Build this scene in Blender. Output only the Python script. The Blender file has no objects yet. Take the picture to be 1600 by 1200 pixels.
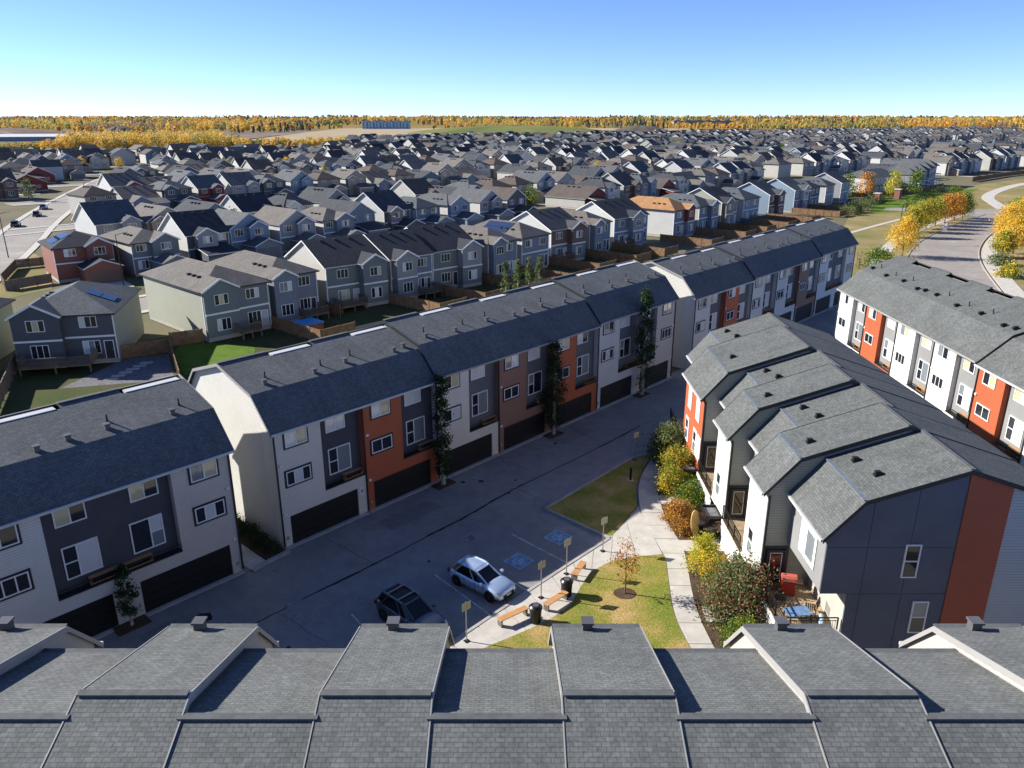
import bpy, math, random
from mathutils import Vector, Matrix
R = math.radians
random.seed(7)
sc = bpy.context.scene
col = sc.collection

# ------------------------------------------------------------------ camera
cam = bpy.data.cameras.new('camera')
cam.sensor_width = 36.0
cam.lens = 36.0 * 1197.0 / 1600.0
cam.clip_start = 0.5
cam.clip_end = 40000
camo = bpy.data.objects.new('camera', cam)
col.objects.link(camo)
camo.location = (0, 0, 27.5)
camo.rotation_euler = (R(90) - math.atan(418 / 1197.0), 0, 0)
sc.camera = camo

# ------------------------------------------------------------------ sky, sun, exposure
SUN_EL = R(29.0)
SUN_AZ = math.atan2(-0.97, 0.245)           # clockwise from +Y
S = Vector((math.sin(SUN_AZ) * math.cos(SUN_EL), math.cos(SUN_AZ) * math.cos(SUN_EL), math.sin(SUN_EL)))
world = bpy.data.worlds.new('World')
sc.world = world
world.use_nodes = True
wn = world.node_tree.nodes
wl = world.node_tree.links
sky = wn.new('ShaderNodeTexSky')
sky.sky_type = 'NISHITA'
sky.sun_disc = False
sky.sun_elevation = SUN_EL
sky.sun_rotation = SUN_AZ
sky.altitude = 2500
sky.air_density = 0.75
sky.dust_density = 0.0
sky.ozone_density = 4.0
bg = wn['Background']
bg.inputs['Strength'].default_value = 0.078
tint = wn.new('ShaderNodeMix')
tint.data_type = 'RGBA'
tint.blend_type = 'MULTIPLY'
tint.inputs[0].default_value = 1.0
tint.inputs[7].default_value = (0.78, 0.81, 0.98, 1.0)
wl.new(sky.outputs[0], tint.inputs[6])
wl.new(tint.outputs[2], bg.inputs[0])
sun = bpy.data.lights.new('sun', 'SUN')
sun.energy = 3.8
sun.angle = R(0.5)
sun.color = (1.0, 0.955, 0.885)
suno = bpy.data.objects.new('sun', sun)
col.objects.link(suno)
suno.rotation_euler = S.to_track_quat('Z', 'Y').to_euler()
suno.location = (-60, 30, 60)
sc.view_settings.view_transform = 'Standard'
sc.view_settings.look = 'None'
sc.view_settings.exposure = 1.4
sc.view_settings.gamma = 1.0
sc.cycles.max_bounces = 6
sc.cycles.diffuse_bounces = 3
sc.cycles.glossy_bounces = 3
sc.cycles.transparent_max_bounces = 4
sc.cycles.caustics_reflective = False
sc.cycles.caustics_refractive = False

# ------------------------------------------------------------------ materials
MATS = {}


class NT:
    def __init__(self, name):
        self.m = bpy.data.materials.new(name)
        self.m.use_nodes = True
        self.n = self.m.node_tree.nodes
        self.l = self.m.node_tree.links
        self.b = self.n['Principled BSDF']

    def new(self, t, **kw):
        nd = self.n.new(t)
        for k, v in kw.items():
            setattr(nd, k, v)
        return nd

    def link(self, a, b):
        self.l.new(a, b)

    def pos(self):
        return self.new('ShaderNodeNewGeometry').outputs['Position']

    def uv(self):
        return self.new('ShaderNodeTexCoord').outputs['UV']

    def noise(self, scale, detail=4, vec=None, rough=0.6):
        t = self.new('ShaderNodeTexNoise')
        t.inputs['Scale'].default_value = scale
        t.inputs['Detail'].default_value = detail
        t.inputs['Roughness'].default_value = rough
        self.link(vec if vec is not None else self.pos(), t.inputs['Vector'])
        return t.outputs['Fac']

    def ramp(self, fac, stops):
        r = self.new('ShaderNodeValToRGB')
        e = r.color_ramp.elements
        while len(e) > 1:
            e.remove(e[0])
        e[0].position = stops[0][0]
        e[0].color = (*stops[0][1], 1)
        for p, c in stops[1:]:
            x = e.new(p)
            x.color = (*c, 1)
        self.link(fac, r.inputs[0])
        return r.outputs[0]

    def math(self, op, a, b=None):
        n = self.new('ShaderNodeMath', operation=op)
        for i, v in enumerate((a, b)):
            if v is None:
                continue
            if isinstance(v, (int, float)):
                n.inputs[i].default_value = v
            else:
                self.link(v, n.inputs[i])
        return n.outputs[0]

    def mixc(self, fac, a, b, mode='MIX'):
        n = self.new('ShaderNodeMix', data_type='RGBA', blend_type=mode)
        for i, v in ((0, fac), (6, a), (7, b)):
            if isinstance(v, (int, float)):
                n.inputs[i].default_value = v
            elif isinstance(v, tuple):
                n.inputs[i].default_value = (*v, 1)
            else:
                self.link(v, n.inputs[i])
        return n.outputs[2]

    def bump(self, h, strength=0.3, dist=0.02):
        b = self.new('ShaderNodeBump')
        b.inputs['Strength'].default_value = strength
        b.inputs['Distance'].default_value = dist
        self.link(h, b.inputs['Height'])
        self.link(b.outputs[0], self.b.inputs['Normal'])

    def base(self, c):
        if isinstance(c, tuple):
            self.b.inputs['Base Color'].default_value = (*c, 1)
        else:
            self.link(c, self.b.inputs['Base Color'])

    def rough(self, r, spec=0.5):
        self.b.inputs['Roughness'].default_value = r
        self.b.inputs['Specular IOR Level'].default_value = spec


def k(c, f):
    return tuple(max(0, x * f) for x in c)


def plain(name, c, rough=0.6, var=0.18, scale=0.8, spec=0.4, metal=0.0):
    if name in MATS:
        return MATS[name]
    t = NT(name)
    f = t.noise(scale, 5)
    t.base(t.ramp(f, [(0.3, k(c, 1 - var)), (0.7, k(c, 1 + var))]))
    t.rough(rough, spec)
    t.b.inputs['Metallic'].default_value = metal
    MATS[name] = t.m
    return t.m


def siding(name, c, pitch=0.16, var=0.06):
    """horizontal lap boards: fine relief and a thin lap line"""
    if name in MATS:
        return MATS[name]
    t = NT(name)
    sep = t.new('ShaderNodeSeparateXYZ')
    t.link(t.uv(), sep.inputs[0])
    fr = t.math('FRACT', t.math('DIVIDE', sep.outputs[1], pitch))
    lap = t.math('LESS_THAN', fr, 0.13)
    f = t.noise(0.35, 5)
    cc = t.ramp(f, [(0.3, k(c, 1 - var)), (0.7, k(c, 1 + var))])
    f2 = t.noise(6.0, 3)
    cc = t.mixc(0.12, cc, t.ramp(f2, [(0.3, k(c, 0.75)), (0.7, k(c, 1.2))]))
    t.base(t.mixc(lap, cc, k(c, 0.62)))
    t.rough(0.62, 0.3)
    t.bump(fr, 0.5, 0.02)
    MATS[name] = t.m
    return t.m


def stucco(name, c):
    if name in MATS:
        return MATS[name]
    t = NT(name)
    f = t.noise(0.5, 6)
    t.base(t.ramp(f, [(0.3, k(c, 0.9)), (0.7, k(c, 1.1))]))
    t.rough(0.9, 0.2)
    t.bump(t.noise(60, 3), 0.25, 0.01)
    MATS[name] = t.m
    return t.m


def shingle(name, c, var=0.28, wear=0.16):
    if name in MATS:
        return MATS[name]
    t = NT(name)
    br = t.new('ShaderNodeTexBrick')
    br.offset = 0.5
    br.inputs['Scale'].default_value = 1.0
    br.inputs['Mortar Size'].default_value = 0.012
    br.inputs['Mortar Smooth'].default_value = 0.2
    br.inputs['Brick Width'].default_value = 0.25
    br.inputs['Row Height'].default_value = 0.14
    br.inputs['Color1'].default_value = (*k(c, 1 - var), 1)
    br.inputs['Color2'].default_value = (*k(c, 1 + var), 1)
    br.inputs['Mortar'].default_value = (*k(c, 0.6), 1)
    t.link(t.uv(), br.inputs['Vector'])
    f = t.noise(0.45, 6, rough=0.7)
    cc = t.mixc(1.0, br.outputs['Color'], t.ramp(f, [(0.3, (1 - wear,) * 3), (0.7, (1 + wear,) * 3)]), 'MULTIPLY')
    mp = t.new('ShaderNodeMapping')
    mp.inputs['Scale'].default_value = (2.2, 0.12, 1.0)
    t.link(t.uv(), mp.inputs['Vector'])
    f4 = t.noise(1.0, 4, mp.outputs[0])
    cc = t.mixc(1.0, cc, t.ramp(f4, [(0.3, (0.90,) * 3), (0.7, (1.10,) * 3)]), 'MULTIPLY')
    f2 = t.noise(9.0, 3)
    cc = t.mixc(1.0, cc, t.ramp(f2, [(0.3, (0.78,) * 3), (0.7, (1.22,) * 3)]), 'MULTIPLY')
    t.base(cc)
    t.rough(0.9, 0.25)
    t.bump(br.outputs['Fac'], -0.4, 0.01) if False else t.bump(f2, 0.3, 0.01)
    MATS[name] = t.m
    return t.m


def glass(name, c, rough=0.04, ior=1.75):
    if name in MATS:
        return MATS[name]
    t = NT(name)
    t.base(c)
    t.rough(rough, 0.5)
    t.b.inputs['IOR'].default_value = ior
    MATS[name] = t.m
    return t.m


def blind(name, c):
    """window with a pale blind or curtain close behind the pane"""
    if name in MATS:
        return MATS[name]
    t = NT(name)
    sep = t.new('ShaderNodeSeparateXYZ')
    t.link(t.uv(), sep.inputs[0])
    fr = t.math('FRACT', t.math('MULTIPLY', sep.outputs[1], 14.0))
    cc = t.mixc(t.math('LESS_THAN', fr, 0.2), c, k(c, 0.75))
    f = t.noise(0.9, 2)
    t.base(t.mixc(t.math('MULTIPLY', f, 0.5), cc, k(c, 0.5)))
    t.rough(0.35, 0.4)
    t.b.inputs['Coat Weight'].default_value = 1.0
    t.b.inputs['Coat Roughness'].default_value = 0.03
    t.b.inputs['Coat IOR'].default_value = 1.7
    MATS[name] = t.m
    return t.m


def leafmat(name, c, tr=0.35):
    if name in MATS:
        return MATS[name]
    t = NT(name)
    oi = t.new('ShaderNodeObjectInfo')
    f = t.noise(1.3, 3)
    cc = t.ramp(f, [(0.25, k(c, 0.65)), (0.5, c), (0.8, k(c, 1.35))])
    t.base(cc)
    t.rough(0.6, 0.25)
    tl = t.new('ShaderNodeBsdfTranslucent')
    t.link(cc, tl.inputs[0])
    mx = t.new('ShaderNodeMixShader')
    mx.inputs[0].default_value = tr
    t.link(t.b.outputs[0], mx.inputs[1])
    t.link(tl.outputs[0], mx.inputs[2])
    t.link(mx.outputs[0], t.n['Material Output'].inputs[0])
    MATS[name] = t.m
    return t.m


def grassmat(name, a, b, c, s=0.35):
    if name in MATS:
        return MATS[name]
    t = NT(name)
    f = t.noise(s, 5)
    cc = t.ramp(f, [(0.3, a), (0.5, b), (0.68, c)])
    f2 = t.noise(9.0, 4, rough=0.75)
    cc = t.mixc(1.0, cc, t.ramp(f2, [(0.25, (0.5,) * 3), (0.75, (1.5,) * 3)]), 'MULTIPLY')
    t.base(cc)
    t.rough(0.95, 0.1)
    t.bump(f2, 0.9, 0.06)
    MATS[name] = t.m
    return t.m


def asphaltmat(name, c):
    t = NT(name)
    f = t.noise(0.12, 6, rough=0.7)
    cc = t.ramp(f, [(0.3, k(c, 0.8)), (0.55, c), (0.75, k(c, 1.35))])
    f2 = t.noise(1.1, 6, rough=0.7)
    cc = t.mixc(1.0, cc, t.ramp(f2, [(0.25, (0.82,) * 3), (0.75, (1.18,) * 3)]), 'MULTIPLY')
    f3 = t.noise(30, 3)
    cc = t.mixc(1.0, cc, t.ramp(f3, [(0.3, (0.8,) * 3), (0.7, (1.2,) * 3)]), 'MULTIPLY')
    t.base(cc)
    t.rough(0.85, 0.35)
    t.bump(f3, 0.3, 0.01)
    MATS[name] = t.m
    return t.m


WHITE = plain('white_paint', (0.78, 0.78, 0.76), 0.45, 0.05)
DKTRIM = plain('dark_trim', (0.022, 0.024, 0.028), 0.45, 0.1)
GREYTRIM = plain('grey_trim', (0.30, 0.29, 0.27), 0.5, 0.05)
GLASS = glass('window_glass', (0.018, 0.022, 0.028))
GLASSB = glass('window_glass_brown', (0.05, 0.045, 0.035))
BLINDW = blind('white_blind', (0.75, 0.76, 0.75))
BLINDC = blind('cream_curtain', (0.60, 0.54, 0.34))
BLINDG = blind('grey_blind', (0.22, 0.25, 0.27))
CONC = plain('concrete', (0.47, 0.44, 0.385), 0.9, 0.14, 1.2, 0.2)
CONC2 = plain('kerb_concrete', (0.36, 0.34, 0.31), 0.9, 0.16, 1.5, 0.2)
FOUND = plain('foundation_concrete', (0.38, 0.36, 0.31), 0.9, 0.12, 0.9, 0.2)
WOOD = plain('fence_wood', (0.23, 0.14, 0.075), 0.85, 0.3, 1.6, 0.2)
WOODG = plain('weathered_wood', (0.19, 0.15, 0.11), 0.85, 0.25, 2.0, 0.2)
BENCHW = plain('bench_wood', (0.50, 0.26, 0.11), 0.7, 0.15, 3.0, 0.3)
BLACKM = plain('black_metal', (0.012, 0.012, 0.013), 0.4, 0.1)
GALV = plain('galvanised_metal', (0.34, 0.34, 0.33), 0.45, 0.1, 2.0, 0.5, 0.6)
BLACKP = plain('black_plastic', (0.012, 0.012, 0.013), 0.35, 0.15, 3.0)
GARAGE = plain('garage_door_black', (0.010, 0.010, 0.011), 0.5, 0.1)
GARAGEG = plain('garage_door_grey', (0.13, 0.14, 0.15), 0.5, 0.08)
BARK = plain('bark', (0.12, 0.09, 0.065), 0.9, 0.35, 5.0, 0.2)
BARKW = plain('pale_bark', (0.42, 0.38, 0.32), 0.9, 0.35, 5.0, 0.2)
DECKW = plain('deck_boards', (0.42, 0.31, 0.19), 0.8, 0.2, 2.5, 0.2)
SOLAR = glass('solar_glass', (0.03, 0.045, 0.09), 0.12, 1.8)
WHITEMETAL = plain('white_flashing', (0.5, 0.5, 0.48), 0.35, 0.06)
VENT = plain('vent_metal', (0.012, 0.012, 0.014), 0.5, 0.15)
VENTG = plain('vent_grey', (0.09, 0.09, 0.095), 0.5, 0.15)
SH_B = shingle('shingle_blue_grey', (0.112, 0.120, 0.125), 0.15)
SH_E = shingle('shingle_sage_grey', (0.105, 0.111, 0.106), 0.17)
SH_F = shingle('shingle_beige_grey', (0.135, 0.14, 0.132), 0.13)
RIDGE = plain('ridge_cap', (0.10, 0.105, 0.105), 0.9, 0.2, 3.0, 0.2)

# ------------------------------------------------------------------ mesh helpers


class MB:
    def __init__(self):
        self.v, self.f, self.m, self.u = [], [], [], []

    def poly(self, pts, mat=0):
        i = len(self.v)
        pts = [tuple(p) for p in pts]
        self.v += pts
        self.f.append(list(range(i, i + len(pts))))
        self.m.append(mat)
        a, b, c = Vector(pts[0]), Vector(pts[1]), Vector(pts[2])
        n = (b - a).cross(c - a)
        if n.length < 1e-9 and len(pts) > 3:
            n = (c - b).cross(Vector(pts[3]) - b)
        if n.length < 1e-9:
            n = Vector((0, 0, 1))
        n.normalize()
        if abs(n.z) > 0.999:
            h, w = Vector((1, 0, 0)), Vector((0, 1, 0))
        else:
            h = Vector((0, 0, 1)).cross(n).normalized()
            w = n.cross(h)
        self.u += [(h.dot(Vector(p)), w.dot(Vector(p))) for p in pts]
        return self

    def box(self, x0, x1, y0, y1, z0, z1, mat=0, skip=''):
        p = [(x, y, z) for z in (z0, z1) for y in (y0, y1) for x in (x0, x1)]
        for key, q in (('b', (0, 2, 3, 1)), ('t', (4, 5, 7, 6)), ('f', (0, 1, 5, 4)), ('k', (2, 6, 7, 3)), ('l', (0, 4, 6, 2)), ('r', (1, 3, 7, 5))):
            if key not in skip:
                self.poly([p[i] for i in q], mat)
        return self

    def bar(self, a, b, w, h, mat=0):
        """rectangular bar from a to b"""
        a, b = Vector(a), Vector(b)
        d = (b - a).normalized()
        up = Vector((0, 0, 1)) if abs(d.z) < 0.95 else Vector((1, 0, 0))
        s = d.cross(up).normalized() * (w / 2)
        t = s.cross(d).normalized() * (h / 2)
        A = [a + s + t, a - s + t, a - s - t, a + s - t]
        B = [b + s + t, b - s + t, b - s - t, b + s - t]
        self.poly(A, mat)
        self.poly(B[::-1], mat)
        for i in range(4):
            j = (i + 1) % 4
            self.poly([A[i], B[i], B[j], A[j]], mat)
        return self

    def tube(self, a, b, r0, r1, n=8, mat=0, caps=True):
        a, b = Vector(a), Vector(b)
        d = (b - a).normalized()
        up = Vector((0, 0, 1)) if abs(d.z) < 0.95 else Vector((1, 0, 0))
        s = d.cross(up).normalized()
        t = s.cross(d)
        A = [a + (s * math.cos(i * 2 * math.pi / n) + t * math.sin(i * 2 * math.pi / n)) * r0 for i in range(n)]
        B = [b + (s * math.cos(i * 2 * math.pi / n) + t * math.sin(i * 2 * math.pi / n)) * r1 for i in range(n)]
        for i in range(n):
            j = (i + 1) % n
            self.poly([A[i], A[j], B[j], B[i]], mat)
        if caps:
            self.poly(A[::-1], mat)
            self.poly(B, mat)
        return self

    def prism(self, pts, z0, z1, mat=0, side=None):
        """vertical prism on a polygon (x, y)"""
        self.poly([(x, y, z1) for x, y in pts], mat)
        n = len(pts)
        for i in range(n):
            (x0, y0), (x1, y1) = pts[i], pts[(i + 1) % n]
            self.poly([(x0, y0, z0), (x1, y1, z0), (x1, y1, z1), (x0, y0, z1)], mat if side is None else side)
        return self

    def slab(self, pts, n, th, mat=0, edge=None):
        """flat polygon with thickness th below it along -n"""
        n = Vector(n).normalized()
        top = [Vector(p) for p in pts]
        bot = [p - n * th for p in top]
        self.poly(top, mat)
        self.poly(bot[::-1], mat if edge is None else edge)
        c = len(top)
        for i in range(c):
            j = (i + 1) % c
            self.poly([top[i], bot[i], bot[j], top[j]], mat if edge is None else edge)
        return self

    def mesh(self, name, mats, smooth=False):
        me = bpy.data.meshes.new(name)
        me.from_pydata(self.v, [], self.f)
        mats = mats if isinstance(mats, (list, tuple)) else [mats]
        for m in mats:
            me.materials.append(m)
        if len(mats) > 1:
            me.polygons.foreach_set('material_index', self.m)
        uv = me.uv_layers.new(name='UVMap')
        flat = [c for p in self.u for c in p]
        uv.data.foreach_set('uv', flat)
        if smooth:
            me.polygons.foreach_set('use_smooth', [True] * len(me.polygons))
        me.update()
        return me

    def build(self, name, mats, parent=None, loc=(0, 0, 0), rz=0.0, smooth=False):
        return link(name, self.mesh(name, mats, smooth), parent, loc, rz)


def link(name, data, parent=None, loc=(0, 0, 0), rz=0.0):
    o = bpy.data.objects.new(name, data)
    col.objects.link(o)
    o.parent = parent
    o.location = loc
    o.rotation_euler = (0, 0, rz)
    return o


def tag(o, label=None, cat=None, group=None, kind=None):
    if label:
        o['label'] = label
    if cat:
        o['category'] = cat
    if group:
        o['group'] = group
    if kind:
        o['kind'] = kind
    return o


def thing(name, label, cat, loc=(0, 0, 0), rz=0.0, group=None):
    return tag(link(name, None, None, loc, rz), label, cat, group)


def copy_tree(o, parent=None):
    c = o.copy()
    col.objects.link(c)
    c.parent = parent
    for ch in o.children:
        copy_tree(ch, c)
    return c


ORD = ['first', 'second', 'third', 'fourth', 'fifth', 'sixth', 'seventh', 'eighth', 'ninth', 'tenth', 'eleventh', 'twelfth']


def nth(i):
    if i < 12:
        return ORD[i]
    n = i + 1
    suf = 'th' if 10 <= n % 100 <= 20 else {1: 'st', 2: 'nd', 3: 'rd'}.get(n % 10, 'th')
    return '%d%s' % (n, suf)


# ------------------------------------------------------------------ windows (frame with panes as sub-parts)
WCACHE = {}


def window(parent, w, h, lay, loc, rz=0.0, trim=None, frame=None, pane=None, split=True, label=None, depth=0.07):
    """window in its own xz plane, facing -y, lower left corner at loc"""
    frame = frame or WHITE
    key = (round(w, 2), round(h, 2), lay, trim.name if trim else '', frame.name, split, depth)
    fr = 0.07
    # pane rectangles
    if lay == 's2':
        P = [(0, 0.5, 0, 1), (0.5, 1, 0, 1)]
    elif lay == 's3':
        P = [(0, 1 / 3., 0, 1), (1 / 3., 2 / 3., 0, 1), (2 / 3., 1, 0, 1)]
    elif lay == 'one':
        P = [(0, 1, 0, 1)]
    elif lay == 'v2':
        P = [(0, 1, 0, 0.5), (0, 1, 0.5, 1)]
    elif lay == 'q':
        P = [(0, 0.4, 0, 0.5), (0, 0.4, 0.5, 1), (0.4, 1, 0, 1)]
    elif lay == 'qr':
        P = [(0, 0.6, 0, 1), (0.6, 1, 0, 0.5), (0.6, 1, 0.5, 1)]
    elif lay == 'q4':
        P = [(0, 0.5, 0, 0.3), (0.5, 1, 0, 0.3), (0, 0.5, 0.3, 1), (0.5, 1, 0.3, 1)]
    rects = [(a * w + fr / 2 + (fr / 2 if a == 0 else 0), b * w - fr / 2 - (fr / 2 if b == 1 else 0), c * h + fr / 2 + (fr / 2 if c == 0 else 0), d * h - fr / 2 - (fr / 2 if d == 1 else 0)) for a, b, c, d in P]
    if key not in WCACHE:
        mb = MB()
        d = depth
        if trim:
            t = 0.12
            for x0, x1, z0, z1 in ((-t, w + t, -t, 0), (-t, w + t, h, h + t), (-t, 0, 0, h), (w, w + t, 0, h)):
                mb.box(x0, x1, -d + 0.02, 0.0, z0, z1, 1)
        for x0, x1, z0, z1 in ((0, w, 0, fr), (0, w, h - fr, h), (0, fr, fr, h - fr), (w - fr, w, fr, h - fr)):
            mb.box(x0, x1, -d, 0, z0, z1, 0)
        xs = sorted({round(r[1], 4) for r in rects if r[1] < w - fr - 0.01})
        for x in xs:
            mb.box(x, x + fr, -d + 0.01, 0, fr, h - fr, 0)
        for (x0, x1, z0, z1) in rects:
            if z1 < h - fr - 0.01:
                mb.box(x0, x1, -d + 0.012, 0, z1, z1 + fr, 0)
        mats = [frame] + ([trim] if trim else [])
        if not split:
            gi = len(mats)
            mats = mats + [GLASS, BLINDW]
            for i, (x0, x1, z0, z1) in enumerate(rects):
                mb.poly([(x0, -0.025, z0), (x1, -0.025, z0), (x1, -0.025, z1), (x0, -0.025, z1)], gi + (i % 2 if lay == 's2' else 0))
        WCACHE[key] = mb.mesh('window', mats)
    o = link('window', WCACHE[key], parent, loc, rz)
    if label:
        o['label'] = label
    if split:
        for i, (x0, x1, z0, z1) in enumerate(rects):
            m = pane or random.choice([GLASS, GLASS, GLASS, BLINDW, BLINDG, BLINDC, GLASSB])
            if isinstance(m, (list, tuple)):
                m = m[i % len(m)]
            pk = ('pane', round(x1 - x0, 3), round(z1 - z0, 3), m.name)
            if pk not in WCACHE:
                WCACHE[pk] = MB().box(0, x1 - x0, -0.012, 0.0, 0, z1 - z0, 0).mesh('pane', [m])
            link('pane', WCACHE[pk], o, (x0, -0.018, z0))
    return o


DCACHE = {}


def door(parent, w, h, loc, rz=0.0, leaf=None, frame=None, glassfrac=0.0, pane=None):
    key = ('door', w, h, (leaf or WHITE).name, (frame or WHITE).name, glassfrac)
    if key not in DCACHE:
        mb = MB()
        mb.box(-0.08, 0, -0.08, 0, 0, h + 0.08, 1)
        mb.box(w, w + 0.08, -0.08, 0, 0, h + 0.08, 1)
        mb.box(0, w, -0.08, 0, h, h + 0.08, 1)
        if glassfrac > 0:
            s = 0.11
            mb.box(0, s, -0.05, 0, 0, h, 0)
            mb.box(w - s, w, -0.05, 0, 0, h, 0)
            mb.box(s, w - s, -0.05, 0, h - s, h, 0)
            mb.box(s, w - s, -0.05, 0, 0, h * (1 - glassfrac), 0)
        else:
            mb.box(0, w, -0.05, 0, 0, h, 0)
            mb.box(0.15, w - 0.15, -0.062, -0.05, 0.2, h * 0.42, 0)
            mb.box(0.15, w - 0.15, -0.062, -0.05, h * 0.5, h - 0.2, 0)
        DCACHE[key] = mb.mesh('door', [leaf or WHITE, frame or WHITE])
    o = link('door', DCACHE[key], parent, loc, rz)
    if glassfrac > 0:
        z0 = h * (1 - glassfrac)
        MB().box(0.11, w - 0.11, -0.03, -0.015, z0, h - 0.11, 0).build('pane', [pane or GLASS], o)
        mb = MB()
        for q in ((0.11, 0.15, z0, h - 0.11), (w - 0.15, w - 0.11, z0, h - 0.11), (0.15, w - 0.15, z0, z0 + 0.04), (0.15, w - 0.15, h - 0.15, h - 0.11)):
            mb.box(q[0], q[1], -0.056, -0.031, q[2], q[3])
        mb.build('glazing_bead', [WHITE], o)
    hk = ('handle',)
    if hk not in DCACHE:
        DCACHE[hk] = MB().box(0, 0.04, -0.11, -0.05, 0, 0.14).mesh('handle', [GALV])
    link('handle', DCACHE[hk], o, (w - 0.13, 0, h * 0.47))
    return o


def garage_door(parent, w, h, loc, mat, rz=0.0):
    mb = MB()
    n = 4
    for i in range(n):
        z0, z1 = h * i / n + 0.01, h * (i + 1) / n - 0.01
        mb.box(0, w, -0.03, 0, z0, z1, 0)
        c = max(2, int(w / 1.25))
        for j in range(c):
            mb.box(w * j / c + 0.12, w * (j + 1) / c - 0.12, -0.042, -0.03, z0 + 0.1, z1 - 0.1, 0)
    return mb.build('garage_door', [mat], parent, loc, rz)


VCACHE = {}


def roof_vent(parent, loc, kind='box', s=1.0):
    if kind not in VCACHE:
        mb = MB()
        if kind == 'box':
            mb.box(-0.17, 0.17, -0.17, 0.17, -0.15, 0.26, 0)
            mb.box(-0.22, 0.22, -0.22, 0.22, 0.26, 0.34, 0)
            VCACHE[kind] = mb.mesh('roof_vent', [VENTG])
        elif kind == 'pipe':
            mb.tube((0, 0, -0.15), (0, 0, 0.5), 0.06, 0.06, 8)
            mb.tube((0, 0, -0.1), (0, 0, 0.1), 0.14, 0.08, 8)
            VCACHE[kind] = mb.mesh('roof_vent', [VENT])
        elif kind == 'goose':
            mb.box(-0.2, 0.2, -0.25, 0.25, -0.08, 0.04, 0)
            mb.box(-0.14, 0.14, -0.2, 0.2, 0.04, 0.3, 0)
            mb.poly([(-0.14, -0.2, 0.3), (0.14, -0.2, 0.3), (0.14, -0.42, 0.12), (-0.14, -0.42, 0.12)], 0)
            mb.poly([(-0.14, -0.2, 0.04), (-0.14, -0.42, 0.12), (-0.14, -0.2, 0.3)], 0)
            mb.poly([(0.14, -0.2, 0.04), (0.14, -0.2, 0.3), (0.14, -0.42, 0.12)], 0)
            VCACHE[kind] = mb.mesh('roof_vent', [VENT])
        elif kind == 'turtle':
            mb.box(-0.2, 0.2, -0.2, 0.2, -0.08, 0.14, 0)
            mb.box(-0.26, 0.26, -0.26, 0.26, 0.14, 0.2, 0)
            VCACHE[kind] = mb.mesh('roof_vent', [VENT])
    o = link('roof_vent', VCACHE[kind], parent, loc)
    o.scale = (s, s, s)
    return o


# ------------------------------------------------------------------ setting: ground, roads, lawns
def sheet(name, pts, z, mat, parent=None):
    o = MB().poly([(x, y, z) for x, y in pts]).build(name, [mat], parent)
    if parent is None:
        o['kind'] = 'structure'
    return o


GROUND = grassmat('dry_ground', (0.13, 0.115, 0.07), (0.17, 0.15, 0.095), (0.11, 0.115, 0.05), 0.02)
LAWN = grassmat('autumn_lawn', (0.13, 0.185, 0.025), (0.25, 0.225, 0.05), (0.43, 0.29, 0.12), 0.38)
GREEN = grassmat('green_lawn', (0.075, 0.13, 0.015), (0.10, 0.17, 0.02), (0.12, 0.17, 0.03), 0.5)
YARD = grassmat('yard_grass', (0.05, 0.075, 0.02), (0.075, 0.085, 0.03), (0.10, 0.085, 0.045), 0.2)
PARK = grassmat('park_grass', (0.15, 0.16, 0.05), (0.24, 0.20, 0.085), (0.36, 0.26, 0.13), 0.06)
MULCH = grassmat('bark_mulch', (0.06, 0.04, 0.028), (0.09, 0.06, 0.04), (0.13, 0.085, 0.05), 1.5)
GRAVEL = grassmat('grey_gravel', (0.12, 0.115, 0.12), (0.17, 0.165, 0.17), (0.22, 0.21, 0.21), 3.0)
ASPH = asphaltmat('asphalt', (0.25, 0.242, 0.23))
STREET = asphaltmat('street_asphalt', (0.29, 0.26, 0.225))
TAR = plain('tar_seam', (0.008, 0.008, 0.009), 0.6, 0.2)
LINEP = plain('worn_line_paint', (0.52, 0.52, 0.50), 0.8, 0.45, 2.0)
BLUEP = plain('blue_pavement_paint', (0.17, 0.31, 0.42), 0.8, 0.4, 2.2)
SYMP = plain('symbol_paint', (0.44, 0.54, 0.60), 0.8, 0.3, 3.0)
STAIN = plain('worn_patch', (0.20, 0.20, 0.20), 0.85, 0.6, 3.0)

A_B = R(47.5)
UB = (math.cos(A_B), math.sin(A_B))
NB = (-UB[1], UB[0])
B0 = (-15.36, 45.11)


def bp(s, n):
    return (B0[0] + UB[0] * s + NB[0] * n, B0[1] + UB[1] * s + NB[1] * n)


sheet('ground', [(-30000, -300), (30000, -300), (30000, 30000), (-30000, 30000)], -0.12, GROUND)
sheet('courtyard_asphalt', [(-60, -8), (34, -8), (34, 62), bp(118, -24), bp(118, 0.6), bp(-45, 0.6)], -0.02, ASPH)


def ribbon(name, L, Rr, z0, z1, mat, kind='structure', parent=None):
    """a band between two edge polylines with side faces"""
    mb = MB()
    for i in range(len(L) - 1):
        a, b, c, d = L[i], L[i + 1], Rr[i + 1], Rr[i]
        mb.poly([(*d, z1), (*c, z1), (*b, z1), (*a, z1)], 0)
        if z1 > z0 + 0.01:
            mb.poly([(*a, z1), (*b, z1), (*b, z0), (*a, z0)], 0)
            mb.poly([(*d, z0), (*c, z0), (*c, z1), (*d, z1)], 0)
    o = mb.build(name, [mat], parent)
    if parent is None:
        o['kind'] = kind
    return o


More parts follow.
